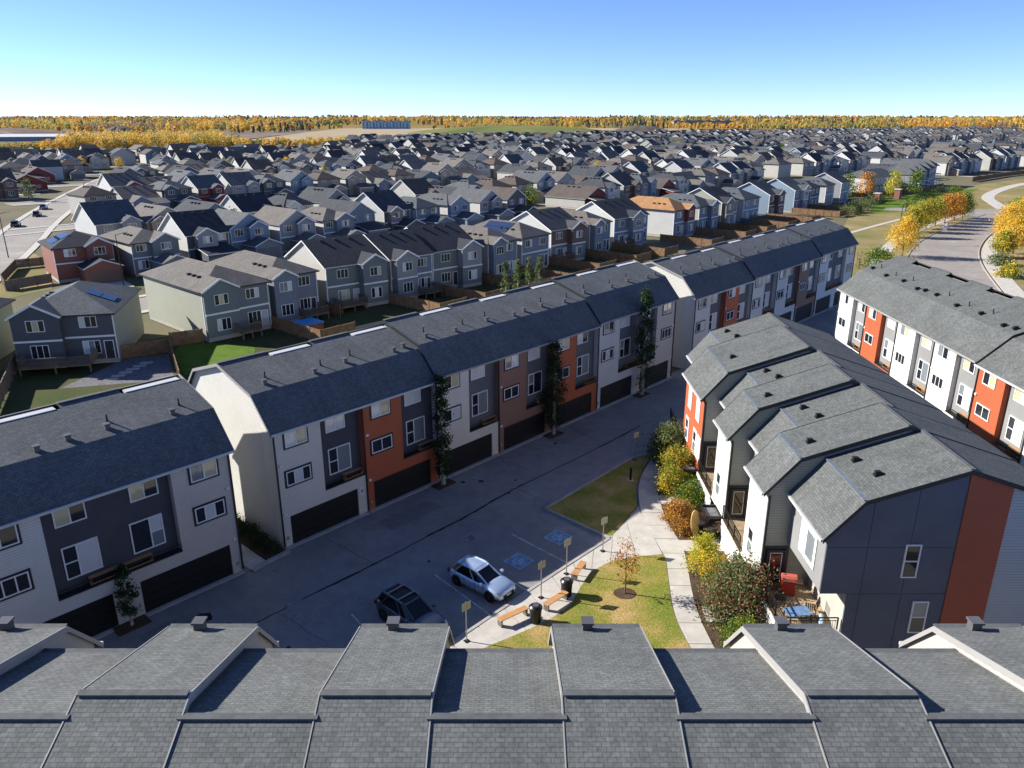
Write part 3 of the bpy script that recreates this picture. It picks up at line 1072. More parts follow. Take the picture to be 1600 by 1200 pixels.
def stepped_block(name, label, M, segs, cover, P0, end_mats, base=0.0, deck_segs=(), vents='goose', detail=True, seed=3):
    """M maps (s, d, z) to world; segs: (s0, s1, shift, wall material); s ascending away from the viewer or to the right"""
    rd = random.Random(seed)
    random.seed(seed)
    o0 = M(segs[0][0], 0, 0)
    root = thing(name, label, 'townhouses', (o0[0], o0[1], 0), 0, 'townhouse blocks of the complex')

    def W(s, d, z):
        p = M(s, d, z)
        return (p[0] - o0[0], p[1] - o0[1], p[2])
    ze, db, zb, dr, zr = 7.86, 1.82, 10.0, 7.4, 11.88
    s2 = (zr - zb) / (dr - db)
    DB, DE = 13.4, 15.4               # back break and back eave, measured from the projecting eave
    RR = 8.05                          # ridge line of the setback parts
    for i, (a, b, sh, mat) in enumerate(segs):
        rf = MB()
        ov0 = 0.25 if i == 0 else 0.0
        ov1 = 0.25 if i == len(segs) - 1 else 0.0
        # a projecting piece lies higher than its setback neighbour, so let it lap over
        if sh == 0:
            ov0 = max(ov0, 0.10)
            ov1 = max(ov1, 0.10)
        A_, B_ = a - ov0, b + ov1
        # back slope is common: its line passes through both ridges
        dR = dr if sh == 0 else RR
        zR = zb + s2 * (dR - db - sh)
        zbk = zR - s2 * (DB - dR)

        def F(q, th=0.10):
            top = [Vector(W(*p)) for p in q]
            n = (top[1] - top[0]).cross(top[2] - top[0])
            if n.z < 0:
                n = -n
            rf.slab(top, n, th, 0, 1)
        F([(A_, sh, ze), (B_, sh, ze), (B_, db + sh, zb), (A_, db + sh, zb)])
        F([(A_, db + sh, zb), (B_, db + sh, zb), (B_, dR, zR), (A_, dR, zR)])
        F([(A_, dR, zR), (B_, dR, zR), (B_, DB, zbk), (A_, DB, zbk)])
        F([(A_, DB, zbk), (B_, DB, zbk), (B_, DE, ze), (A_, DE, ze)])
        ro = rf.build('roof', [cover, DKTRIM], root)
        # ridge caps and eave gutter
        rc = MB()
        rc.bar(W(A_ + 0.02, dR, zR + 0.03), W(B_ - 0.02, dR, zR + 0.03), 0.24, 0.05)
        rc.build('ridge_cap', [RIDGE], ro)
        rc = MB()
        rc.bar(W(A_ + 0.02, db + sh, zb + 0.012), W(B_ - 0.02, db + sh, zb + 0.012), 0.26, 0.04)
        rc.build('hip_cap', [plain('pale_cap', (0.13, 0.155, 0.18), 0.8, 0.2, 3.0, 0.2) if detail else RIDGE], ro)
        gt = MB()
        gt.bar(W(A_, sh - 0.06, ze - 0.06), W(B_, sh - 0.06, ze - 0.06), 0.11, 0.13)
        gt.build('gutter', [WHITEMETAL], root)
        # rake boards on both ends of the piece
        for sx, dirn in ((A_, -1), (B_, 1)):
            rk = MB()
            pr = [(sh, ze), (db + sh, zb), (dR, zR), (DB, zbk), (DE, ze)]
            e0, e1 = sx + dirn * 0.003, sx + dirn * 0.04
            for (d0, z0), (d1, z1) in zip(pr, pr[1:]):
                for ee in (e0, e1):
                    rk.poly([W(ee, d0, z0 + 0.02), W(ee, d1, z1 + 0.02), W(ee, d1, z1 - 0.22), W(ee, d0, z0 - 0.22)])
                rk.poly([W(e0, d0, z0 + 0.02), W(e1, d0, z0 + 0.02), W(e1, d1, z1 + 0.02), W(e0, d1, z1 + 0.02)])
            rk.build('rake_board', [DKTRIM if detail else GREYTRIM], root)
        # walls: front of the piece and its end strips up to the roof
        wl_ = MB()
        f = sh + 0.32                 # wall plane behind the eave
        z0 = 2.0 if sh == 0 else 4.7
        wl_.poly([W(a + 0.02, f, z0), W(b - 0.02, f, z0), W(b - 0.02, f, ze + 0.25), W(a + 0.02, f, ze + 0.25)], 0)
        for se in (a + 0.02, b - 0.02):
            pts_ = [(f, z0), (f, ze + 0.24), (db + sh, zb - 0.12), (dR, zR - 0.12), (DB, zbk - 0.12), (DE - 0.3, ze), (DE - 0.3, base), (3.1, base), (3.1, z0)]
            wl_.poly([W(se, d_, z_) for d_, z_ in pts_], 1)
        wl_.poly([W(a + 0.02, f, z0), W(b - 0.02, f, z0), W(b - 0.02, 3.1, z0), W(a + 0.02, 3.1, z0)], 1)
        wl_.poly([W(a + 0.02, 3.1, base), W(b - 0.02, 3.1, base), W(b - 0.02, 3.1, z0), W(a + 0.02, 3.1, z0)], 2)
        wl_.poly([W(a + 0.02, DE - 0.3, base), W(b - 0.02, DE - 0.3, base), W(b - 0.02, DE - 0.3, ze), W(a + 0.02, DE - 0.3, ze)], 2)
        wl_.build('wall', [mat, end_mats[0] if sh == 0 else end_mats[1], end_mats[2]], root)
        # roof vents
        if vents == 'goose':
            for (fs, dd) in ((0.35, 1.3), (0.75, 1.0)) if sh else ((0.4, 0.9),):
                s_ = a + (b - a) * fs
                v = roof_vent(root, W(s_, db + sh + dd, zb + dd * s2 + 0.03), 'goose', 0.72)
                v.rotation_euler = (0, 0, R(90))
        else:
            if sh == 0:
                roof_vent(root, W((a + b) / 2 - 0.35, db + 0.28, zb + 0.15), 'box', 1.0)
    return root, W


E_RZ = R(-90)      # local window frame facing -X


def ME(s, d, z):
    return (13.9 + d, s, z)


SEG_E = [(33.25, 38.0, 1.38, GREYP), (38.0, 41.34, 0, WHITES), (41.34, 45.55, 1.38, GREYP), (45.55, 48.77, 0, WHITES), (48.77, 52.8, 1.38, GREYP), (52.8, 58.9, 0, ORANGE), (58.9, 63.6, 1.38, GREYP)]
rE, WE = stepped_block('townhouse_block', 'stepped townhouse block in right foreground, big dark gable wall with red stripe', ME, SEG_E, SH_E, None, (GREYS, SLATE, FOUND))


def wall_plate(root, W, pts, mat, name='wall_panel', th=0.05, n=(0, -1, 0)):
    mb = MB()
    mb.slab([Vector(W(*p)) for p in pts], n, th)
    return mb.build(name, [mat], root)


def roofz(d, sh=1.38):
    ze, db, zb = 7.86, 1.82, 10.0
    if d < db + sh:
        return ze + (d - sh) * (zb - ze) / db
    s2 = (11.88 - 10.0) / (7.4 - 1.82)
    if d < 8.05:
        return zb + (d - db - sh) * s2
    zR = zb + s2 * (8.05 - db - sh)
    if d < 13.4:
        return zR - s2 * (d - 8.05)
    zbk = zR - s2 * (13.4 - 8.05)
    return zbk - (d - 13.4) * (zbk - ze) / 2.0


# end gable facing the viewer: charcoal panels, red band, pale siding, each panel its own sheet
YE = 33.25
def endpanel(d0, d1, z0, z1, mat, proud=0.05):
    g = 0.012
    d0, d1 = d0 + g, d1 - g
    ds = [d0] + [q for q in (3.2, 8.05, 13.4) if d0 < q < d1] + [d1]
    top = [(d_, min(z1 - g, roofz(d_) - 0.16)) for d_ in ds]
    if max(z for _, z in top) < z0 + 0.05:
        return
    pts_ = [(YE, d0, z0 + g), (YE, d1, z0 + g)] + [(YE, d_, z_) for d_, z_ in reversed(top)]
    mb = MB()
    front = [Vector(WE(YE - proud, d_, z_)) for _, d_, z_ in pts_]
    back = [Vector(WE(YE - 0.0, d_, z_)) for _, d_, z_ in pts_]
    mb.poly(front)
    for i in range(len(front)):
        j = (i + 1) % len(front)
        mb.poly([front[i], back[i], back[j], front[j]])
    mb.build('wall_panel', [mat], rE)


WCOLS = [1.7, 3.75, 5.85, 8.1]
for d0, d1 in zip(WCOLS, WCOLS[1:]):
    for z0, z1 in ((1.2, 4.62), (4.62, 7.3), (7.3, 13)):
        if d0 < 2 and z0 < 4:
            endpanel(3.1, d1, z0, z1, NAVY)
        else:
            endpanel(d0, d1, z0, z1, NAVY)
endpanel(8.1, 10.3, 0.9, 13, siding('siding_dark_red', (0.38, 0.105, 0.06), 0.12), 0.10)
endpanel(10.3, 15.1, 0.9, 13, SLATE, 0.06)
window(rE, 0.78, 1.9, 'v2', WE(YE - 0.052, 5.62, 5.6), 0, None, pane=[GLASS, GLASSB])
window(rE, 0.82, 1.9, 'v2', WE(YE - 0.052, 6.52, 2.3), 0, None, pane=[GLASSB, BLINDG])
MB().bar(WE(YE - 0.1, 3.5, 1.16), WE(YE - 0.1, 8.0, 1.16), 0.06, 0.05).build('base_flashing', [GREYTRIM], rE)
# downpipes at the projecting corners, windows on the street faces, decks
for (a, b, sh, mat) in SEG_E:
    f = sh + 0.32
    if sh == 0:
        c = (a + b) / 2
        n = 2 if b - a > 5 else 1
        for q in range(n):
            cc = c if n == 1 else a + (b - a) * (0.28 + 0.44 * q)
            window(rE, 0.9, 1.65, 'one', WE(cc + 0.45, f - 0.002, 5.6), E_RZ, WHITE, pane=[BLINDW])
            window(rE, 0.9, 1.75, 'v2', WE(cc + 0.75, f - 0.002, 2.75), E_RZ, WHITE, pane=[BLINDG, GLASS])
        if n == 2:
            window(rE, 0.9, 1.65, 'one', WE(a + 1.2, f - 0.002, 2.8), E_RZ, WHITE, pane=[BLINDW])
        MB().bar(WE(a - 0.06, f + 0.06, 0.3), WE(a - 0.06, f + 0.06, 7.7), 0.09, 0.09).build('downpipe', [DKTRIM], rE)
        MB().bar(WE(a + 0.01, f - 0.012, 2.0), WE(a + 0.01, f - 0.012, 7.9), 0.14, 0.03).build('corner_board', [DKTRIM if mat is not WHITES else GREYTRIM], rE)
        # balcony door on the return wall, facing the viewer
        MB().box(14.55 - 13.9 - 0.16, 15.6 - 13.9 + 0.12, -0.05, -0.022, 2.1, 4.5).build('door_surround', [DKTRIM], rE, (WE(a, 0, 0)[0] , WE(a, 0, 0)[1], 0))
        door(rE, 0.92, 2.1, (WE(a, 0.66, 0)[0], a - 33.25 - 0.05, 2.12), 0, DKTRIM, DKTRIM, 0.86, GLASSB)
        # sill board under the projecting storey
        MB().bar(WE(a, f - 0.03, 2.0), WE(b, f - 0.03, 2.0), 0.06, 0.14).build('sill_board', [WHITE if mat is WHITES else ORANGE], rE)
        # entry canopy under the projection and ground floor wall
        cp = MB()
        cz = 1.95
        fr_ = [(a + 0.3, -0.75), (a + 0.3, 0.25), (a + 1.9, 0.25), (a + 1.9, -0.75)]
        for q in range(4):
            cp.bar(WE(fr_[q][0], fr_[q][1], cz), WE(fr_[(q + 1) % 4][0], fr_[(q + 1) % 4][1], cz), 0.12, 0.2)
        cp.poly([WE(fr_[0][0], fr_[0][1], cz - 0.05), WE(fr_[1][0], fr_[1][1], cz - 0.05), WE(fr_[2][0], fr_[2][1], cz - 0.05), WE(fr_[3][0], fr_[3][1], cz - 0.05)], 1)
        cp.build('entry_canopy', [BLACKM, GRAVEL], rE)
        MB().box(0.4, 0.95, 0.4, 0.95, 0, 2.0).build('canopy_pier', [WHITES], rE, (WE(a, 0, 0)[0], WE(a, 0, 0)[1] - 0.2, 0))
    else:
        window(rE, 1.9, 1.7, 'q', WE(min(b - 0.5, a + 3.0), f - 0.002, 5.45), E_RZ, WHITE, pane=[BLINDW, BLINDW, BLINDG])
        # deck in the setback
        zt = 2.05
        a_ = a + 0.05
        dk = MB()
        nb = int((3.05 - 0.15) / 0.16)
        me = MB().box(0, 0.145, 0, b - a_ - 0.05, 0, 0.035).mesh('deck_board', [DECKW])
        base_ = MB().prism([(WE(a_, 0.15, 0)[0], a_ - 33.25), (WE(a_, 3.08, 0)[0], a_ - 33.25), (WE(a_, 3.08, 0)[0], b - 33.27), (WE(a_, 0.15, 0)[0], b - 33.27)], zt - 0.32, zt - 0.037).build('deck_frame', [WHITE], rE)
        for q in range(nb):
            link('deck_board', me, base_, (WE(0, 0.17 + q * 0.165, 0)[0], a_ - 33.25, zt - 0.035))
        # white skirt wall under the deck
        MB().box(0.25, 0.32, 0, b - a_, 0, zt - 0.33).build('skirt_wall', [WHITES], rE, (WE(0, 0, 0)[0], a_ - 33.25, 0))
        # railing
        rl = MB()
        runs = [((a_ + 0.06, 0.2), (b - 0.04, 0.2))]
        if a < 34:
            runs.append(((a_ + 0.06, 0.2), (a_ + 0.06, 2.95)))
        for (p, q) in runs:
            rl.bar(WE(*p, zt + 1.02), WE(*q, zt + 1.02), 0.06, 0.05)
            rl.bar(WE(*p, zt + 0.85), WE(*q, zt + 0.85), 0.03, 0.03)
            rl.bar(WE(*p, zt + 0.12), WE(*q, zt + 0.12), 0.04, 0.04)
            ln = math.hypot(q[0] - p[0], q[1] - p[1])
            m = int(ln / 0.12)
            for t in range(m + 1):
                s_, d_ = p[0] + (q[0] - p[0]) * t / m, p[1] + (q[1] - p[1]) * t / m
                w = 0.06 if t % 11 == 0 or t == m else 0.018
                rl.bar(WE(s_, d_, zt), WE(s_, d_, zt + (1.02 if w > 0.03 else 0.85)), w, w)
        rl.build('deck_railing', [BLACKM], rE)


def MF(s, d, z):
    return (s, 25.2 - d, z)


FCR = siding('siding_pale_cream', (0.42, 0.40, 0.36))
segF = []
x = -33.2
while x < 32:
    segF.append((x, x + 3.0, 0, FCR))
    segF.append((x + 3.0, x + 6.95, 1.38, FCR))
    x += 6.95
SH_FL = SH_F
rF, WF = stepped_block('townhouse_block', 'roof row along the bottom edge with stepped grey shingles and small vents', MF, segF, SH_F, None, (FCR, FCR, FCR), vents='box', detail=False)

# ------------------------------------------------------------------ detached houses
ROOFS = {
    'charcoal': shingle('roof_charcoal', (0.040, 0.043, 0.052), 0.25),
    'grey': shingle('roof_grey', (0.105, 0.11, 0.113), 0.22),
    'dark grey': shingle('roof_dark_grey', (0.062, 0.066, 0.073), 0.22),
    'taupe': shingle('roof_taupe', (0.145, 0.132, 0.118), 0.18),
    'brown': shingle('roof_brown', (0.105, 0.085, 0.072), 0.2),
    'slate': shingle('roof_slate', (0.09, 0.10, 0.108), 0.22),
    'orange-tan': shingle('roof_orange_tan', (0.36, 0.19, 0.085), 0.2),
}
WALLS = {
    'green-grey': siding('wall_green_grey', (0.166, 0.195, 0.195)),
    'charcoal': siding('wall_charcoal', (0.096, 0.101, 0.114)),
    'slate': siding('wall_slate', (0.189, 0.217, 0.255)),
    'brown': siding('wall_brown', (0.166, 0.108, 0.082)),
    'taupe': siding('wall_taupe', (0.265, 0.227, 0.187)),
    'white': siding('wall_white', (0.50, 0.50, 0.48)),
    'cream': siding('wall_cream', (0.41, 0.40, 0.36)),
    'sage': siding('wall_sage', (0.33, 0.34, 0.27)),
    'red': siding('wall_red', (0.22, 0.045, 0.035)),
    'blue-grey': siding('wall_blue_grey', (0.208, 0.273, 0.338)),
    'brick': siding('wall_brick', (0.247, 0.098, 0.072), 0.08),
    'beige': siding('wall_beige', (0.34, 0.29, 0.22)),
    'grey': siding('wall_grey', (0.286, 0.293, 0.299)),
}


def house(label, loc, rz, w, dep, style, roof, face, side, bump=None, garage=None, deck=None, eave=6.2, detail=2, group=None, band=True, slope=None, upper=None, low=False, solar=None, gmat=None, name='house', bm=None):
    """detached house; local x along the facade, facade at y=0 facing -y"""
    root = thing(name, label, 'house', (loc[0], loc[1], 0), rz, group)
    rm = ROOFS[roof]
    fm, sm = WALLS[face], WALLS[side]
    um = WALLS[upper] if upper else fm
    if low:
        eave = 3.6
    fz = 0.55
    mb = MB()
    mid = 3.3 if eave < 6.5 else 3.55
    # shell: facade in two storeys, sides and back
    if low:
        mb.poly([(0, 0, fz), (w, 0, fz), (w, 0, eave), (0, 0, eave)], 0)
    else:
        mb.poly([(0, 0, fz), (w, 0, fz), (w, 0, mid), (0, 0, mid)], 0)
        mb.poly([(0, 0, mid), (w, 0, mid), (w, 0, eave), (0, 0, eave)], 2)
    mb.poly([(w, 0, fz), (w, dep, fz), (w, dep, eave), (w, 0, eave)], 1)
    mb.poly([(w, dep, fz), (0, dep, fz), (0, dep, eave), (w, dep, eave)], 1)
    mb.poly([(0, dep, fz), (0, 0, fz), (0, 0, eave), (0, dep, eave)], 1)
    mb.box(0.04, w - 0.04, 0.04, dep - 0.04, 0, fz, 3, skip='bt')
    ov = 0.4
    rf = MB()
    if style == 'gable':                 # ridge parallel to the facade
        sl = slope or 0.62
        zr = eave + sl * dep / 2
        for x in (0, w):
            mb.poly([(x, 0, eave), (x, dep, eave), (x, dep / 2, zr)], 1)
        e = eave - sl * ov
        rf.slab([(-ov, -ov, e), (w + ov, -ov, e), (w + ov, dep / 2, zr), (-ov, dep / 2, zr)], (0, -sl, 1), 0.16, 0, 1)
        rf.slab([(w + ov, dep + ov, e), (-ov, dep + ov, e), (-ov, dep / 2, zr), (w + ov, dep / 2, zr)], (0, sl, 1), 0.16, 0, 1)
    elif style == 'front':               # ridge perpendicular, gable on the facade
        sl = slope or 0.62
        zr = eave + sl * w / 2
        for y, m_ in ((0, 2), (dep, 1)):
            mb.poly([(0, y, eave), (w, y, eave), (w / 2, y, zr)], m_)
        e = eave - sl * ov
        rf.slab([(-ov, dep + ov, e), (-ov, -ov, e), (w / 2, -ov, zr), (w / 2, dep + ov, zr)], (-sl, 0, 1), 0.16, 0, 1)
        rf.slab([(w + ov, -ov, e), (w + ov, dep + ov, e), (w / 2, dep + ov, zr), (w / 2, -ov, zr)], (sl, 0, 1), 0.16, 0, 1)
    else:                                # hip
        sl = slope or 0.5
        e = eave - sl * ov
        run = min(w, dep) / 2 + ov
        zr = e + sl * run
        if dep >= w:
            r0, r1 = (w / 2, run - ov, zr), (w / 2, dep - run + ov, zr)
        else:
            r0, r1 = (run - ov, dep / 2, zr), (w - run + ov, dep / 2, zr)
        c = [(-ov, -ov, e), (w + ov, -ov, e), (w + ov, dep + ov, e), (-ov, dep + ov, e)]
        if dep >= w:
            fs = [[c[0], c[1], r0], [c[1], c[2], r1, r0], [c[2], c[3], r1], [c[3], c[0], r0, r1]]
        else:
            fs = [[c[0], c[1], r1, r0], [c[1], c[2], r1], [c[2], c[3], r0, r1], [c[3], c[0], r0]]
        for f_ in fs:
            rf.poly(f_, 0)
        for i in range(4):
            a, b = c[i], c[(i + 1) % 4]
            rf.poly([a, b, (b[0], b[1], b[2] - 0.2), (a[0], a[1], a[2] - 0.2)], 1)
        rf.poly([(x_, y_, z_ - 0.2) for x_, y_, z_ in reversed(c)], 1)
    # projecting bay with its own gable
    if bump:
        b0, b1, pj = bump[:3]
        bw = b1 - b0
        bs = 0.55
        bzr = eave + bs * bw / 2
        bb = 3 if bm else 0
        for (za, zb_, m_) in ((fz, mid, 0), (mid, eave, 4 if bm else 2)) if not low else ((fz, eave, 0),):
            mb.poly([(b0, -pj, za), (b1, -pj, za), (b1, -pj, zb_), (b0, -pj, zb_)], m_)
            mb.poly([(b0, 0, za), (b0, -pj, za), (b0, -pj, zb_), (b0, 0, zb_)], m_)
            mb.poly([(b1, -pj, za), (b1, 0, za), (b1, 0, zb_), (b1, -pj, zb_)], m_)
        mb.poly([(b0, -pj, eave), (b1, -pj, eave), ((b0 + b1) / 2, -pj, bzr)], 4 if bm else 2)
        mb.box(b0 + 0.04, b1 - 0.04, -pj + 0.04, 0.0, 0, fz, 3, skip='bt')
        o2 = 0.3
        be = eave - bs * o2
        yb_ = (bzr - eave) / (slope or (0.62 if style != 'hip' else 0.5)) if style != 'front' else 2.5
        xm = (b0 + b1) / 2
        ym = yb_ + 0.05
        rb = MB()
        rb.slab([(b0 - o2, 0.0 + 0.3, be), (b0 - o2, -pj - o2, be), (xm, -pj - o2, bzr), (xm, ym, bzr)], (-bs, 0, 1), 0.14, 0, 1)
        rb.slab([(b1 + o2, -pj - o2, be), (b1 + o2, 0.0 + 0.3, be), (xm, ym, bzr), (xm, -pj - o2, bzr)], (bs, 0, 1), 0.14, 0, 1)
        rb.build('bay_roof', [rm, WHITE], root)
        if detail > 1:
            t = MB()
            t.bar((b0 - o2, -pj - o2 - 0.02, be - 0.03), (xm, -pj - o2 - 0.02, bzr - 0.03), 0.05, 0.24)
            t.bar((xm, -pj - o2 - 0.02, bzr - 0.03), (b1 + o2, -pj - o2 - 0.02, be - 0.03), 0.05, 0.24)
            t.build('gable_trim', [WHITE], root)
    mats = [fm, sm, um, FOUND] + ([WALLS[bm]] if bm else [])
    mb.build('wall', mats, root)
    rf.build('roof', [rm, WHITE if style != 'hip' else DKTRIM], root)
    # storey band
    if band and not low:
        t = MB()
        segs_ = [(-0.03, bump[0] - 0.03, 0.0), (bump[0] - 0.03, bump[1] + 0.03, -bump[2]), (bump[1] + 0.03, w + 0.03, 0.0)] if bump else [(-0.03, w + 0.03, 0.0)]
        for xa, xb, y in segs_:
            if xb - xa > 0.2:
                t.box(xa, xb, y - 0.10, y - 0.003, mid - 0.1, mid + 0.12)
        t.build('storey_band', [WHITE if detail > 1 else GREYTRIM], root)
    # windows
    sp = detail > 1

    def wn_(x, z, ww, hh, lay, y=0.0, pane=None):
        window(root, ww, hh, lay, (x, y - 0.002, z), 0, None, split=sp, pane=pane)
    rects = [(0.0, w, 0.0)]
    if bump:
        rects = [(0.0, bump[0], 0.0), (bump[0], bump[1], -bump[2]), (bump[1], w, 0.0)]
    for (xa, xb, y) in rects:
        L_ = xb - xa
        if L_ < 1.7:
            continue
        ww = min(1.9, L_ - 0.9)
        n = 1 if L_ < 5.5 else 2
        for q in range(n):
            xc = xa + L_ * (q + 0.5) / n - ww / 2
            if not low:
                wn_(xc, mid + 1.1, ww, 1.35, 's2' if ww < 1.6 else 's3', y)
            if not garage or xc + ww < garage[0] or xc > garage[1]:
                wn_(xc, 1.25 if not low else 1.3, ww, 1.6 if not low else 1.2, 's3' if ww > 1.5 else 's2', y)
    if detail > 1 and not garage:
        xd = (bump[0] - 1.05) if bump and bump[0] > 3.2 else w - 1.3
        door(root, 0.9, 2.1, (xd, -0.004, 0.6), 0, WALLS['white'] if random.random() < 0.5 else DKTRIM, WHITE)
    if garage:
        g0, g1, gp = garage
        gz = 2.9
        gb = MB()
        gb.box(g0, g1, -gp, 0 - 0.004, 0, gz, 0, skip='b')
        gb.build('garage_wall', [fm], root)
        gr = MB()
        gs = 0.35
        e = gz - gs * 0.35
        zt = gz + gs * (g1 - g0) / 2 * 0.6
        if random.random() < 0.5:
            zt = gz + 0.9
            gr.slab([(g0 - 0.3, -gp - 0.35, gz - 0.05), (g1 + 0.3, -gp - 0.35, gz - 0.05), (g1 + 0.3, -0.01, zt + 0.2), (g0 - 0.3, -0.01, zt + 0.2)], (0, -0.2, 1), 0.16, 0, 1)
        else:
            xm = (g0 + g1) / 2
            zt = gz + 0.42 * (g1 - g0) / 2
            gr.slab([(g0 - 0.3, -0.01, gz - 0.12), (g0 - 0.3, -gp - 0.35, gz - 0.12), (xm, -gp - 0.35, zt), (xm, -0.01, zt)], (-0.42, 0, 1), 0.16, 0, 1)
            gr.slab([(g1 + 0.3, -gp - 0.35, gz - 0.12), (g1 + 0.3, -0.01, gz - 0.12), (xm, -0.01, zt), (xm, -gp - 0.35, zt)], (0.42, 0, 1), 0.16, 0, 1)
            gr.poly([(g0, -gp - 0.003, gz), (g1, -gp - 0.003, gz), (xm, -gp - 0.003, zt - 0.1)], 2)
        gr.build('garage_roof', [rm, WHITE, fm], root)
        garage_door(root, g1 - g0 - 0.9, 2.2, (g0 + 0.45, -gp - 0.005, 0.02), gmat or GARAGEG)
        MB().box(g0, g1, -gp - 6.5, -gp - 0.05, -0.1, 0.0).build('driveway', [CONC], root)
    if deck:
        d0, d1, dd = deck
        dz = 0.95
        t = MB()
        t.box(d0, d1, -dd, -0.02, dz - 0.15, dz)
        for x in (d0 + 0.1, (d0 + d1) / 2, d1 - 0.1):
            t.box(x - 0.07, x + 0.07, -dd + 0.05, -dd + 0.19, 0, dz - 0.15)
        dk = t.build('deck', [WOODG], root)
        rl = MB()
        for (p, q) in (((d0, -dd), (d1, -dd)), ((d0, -dd), (d0, -0.1)), ((d1, -dd), (d1, -0.1))):
            ln = math.hypot(q[0] - p[0], q[1] - p[1])
            rl.bar((*p, dz + 1.0), (*q, dz + 1.0), 0.1, 0.05)
            rl.bar((*p, dz + 0.1), (*q, dz + 0.1), 0.06, 0.05)
            m = max(2, int(ln / 0.17))
            for i in range(m + 1):
                xx, yy = p[0] + (q[0] - p[0]) * i / m, p[1] + (q[1] - p[1]) * i / m
                rl.bar((xx, yy, dz), (xx, yy, dz + 1.0), 0.1, 0.03)
        rl.build('deck_railing', [WOODG], dk)
    if detail == 1:
        sl = slope or (0.5 if style == 'hip' else 0.62)
        for q in range(3):
            if style == 'gable':
                y = dep / 2 - 0.8
                roof_vent(root, (w * (0.22 + 0.25 * q), y, eave + sl * y + 0.02), 'turtle', 1.2)
            else:
                roof_vent(root, (w * 0.5 - 1.0, dep * (0.42 + 0.13 * q), eave + sl * (w * 0.5 - 1.0) + 0.02), 'turtle', 1.2)
    if detail > 1:
        # roof vents along the ridge side facing the camera
        for q in range(3):
            if style == 'gable':
                sl = slope or 0.62
                y = dep / 2 - 0.7
                roof_vent(root, (w * (0.25 + 0.25 * q), y, eave + sl * y + 0.02), 'turtle')
            elif style == 'hip' and dep > w:
                sl = slope or 0.5
                y = w * 0.45 + q * 1.4
                roof_vent(root, (w * 0.2, y, eave + sl * (w * 0.2) + 0.02), 'turtle')
        MB().box(-0.05, 0.06, -0.06, 0.05, fz, eave - 0.2).build('corner_board', [WHITE], root)
        MB().box(w - 0.06, w + 0.05, -0.06, 0.05, fz, eave - 0.2).build('corner_board', [WHITE], root)
    if solar:
        sl = slope or (0.5 if style == 'hip' else 0.62)
        side_, n0, n1 = solar
        for i in range(n0):
            for j in range(n1):
                if side_ == 'left':
                    y = dep * 0.3 + i * 1.05
                    x = 0.5 + j * 1.5
                    z = eave + sl * x + 0.09
                    p = MB()
                    p.slab([(0, 1.0, 0), (0, 0, 0), (1.42, 0, sl * 1.42), (1.42, 1.0, sl * 1.42)], (-sl, 0, 1), 0.04)
                    p.build('solar_panel', [SOLAR], root, (x, y, z))
                else:
                    x = w - 2.0 - j * 1.5
                    y = dep * 0.3 + i * 1.05
                    z = eave + sl * (w - x - 1.42) + 0.09
                    p = MB()
                    p.slab([(1.42, 0, 0), (1.42, 1.0, 0), (0, 1.0, sl * 1.42), (0, 0, sl * 1.42)], (sl, 0, 1), 0.04)
                    p.build('solar_panel', [SOLAR], root, (x, y, z))
    return root


A1 = R(48)
G1 = 'houses backing onto the long townhouse block'
random.seed(5)
# row of houses whose backs face the complex
house('near-black house cut by the left frame edge', (-70.2, 78.6), R(10), 10.4, 13, 'hip', 'dark grey', 'charcoal', 'sage', None, None, None, 6.2, group=G1, slope=0.42)
house('dark charcoal hip-roofed house with pale side wall and long raised deck, far left', (-56.6, 84.3), R(13), 10.4, 13.5, 'hip', 'slate', 'charcoal', 'sage', (0.0, 5.0, 0.9), None, (0.8, 8.2, 3.4), 6.2, group=G1, slope=0.42, solar=('right', 2, 2))
house('green-grey house with long sunlit cream side wall and patio doors', (-39.3, 95.2), R(47), 9.2, 17.5, 'hip', 'taupe', 'green-grey', 'sage', (0.0, 4.6, 0.5), None, (3.6, 6.4, 2.6), 6.75, group=G1, slope=0.45)
house('dark house with taupe hip roof right beside the sunlit cream side wall', (-33.6, 104.2), R(46), 7.6, 17, 'hip', 'taupe', 'slate', 'cream', (0.0, 3.4, 1.6), None, (3.6, 7.4, 3.0), 6.75, group=G1, slope=0.45, band=False)
house('green-grey gabled house with pale blue back door and bright cream gable', (-27.4, 111.8), R(41), 9.6, 12.5, 'gable', 'charcoal', 'green-grey', 'cream', (5.4, 9.6, 1.5), None, (0.8, 5.2, 2.6), 6.75, group=G1, slope=0.5)
house('half-timbered dark house with pale upper panels and a small deck', (-18.9, 118.6), R(45), 8.2, 12.5, 'gable', 'charcoal', 'slate', 'white', (0.3, 4.2, 1.3), None, (4.4, 8.0, 3.0), 6.75, group=G1, bm='grey', slope=0.5)
house('grey house with pale upper bay and near-black gable roof', (-13.0, 125.5), R(43), 9.6, 13, 'gable', 'charcoal', 'green-grey', 'white', (5.2, 9.4, 1.4), None, None, 6.75, group=G1, bm='grey', slope=0.5)
house('narrow taupe hip-roofed house between two gabled neighbours', (-4.2, 134.2), R(47), 7.4, 14, 'hip', 'taupe', 'slate', 'cream', (0.2, 3.4, 1.2), None, None, 6.75, group=G1, band=False)
house('dark house with solar panels lying on its taupe roof', (1.8, 140.8), R(50), 8.0, 15, 'hip', 'taupe', 'slate', 'white', None, None, None, 6.75, group=G1, solar=('left', 6, 2))
house('brown upper-storey gabled house with bright white gable wall', (7.6, 150.4), R(46), 9.4, 12.5, 'gable', 'dark grey', 'green-grey', 'white', (4.9, 9.0, 1.4), None, (0.4, 4.4, 2.6), 6.75, group=G1, upper='brown', slope=0.5)
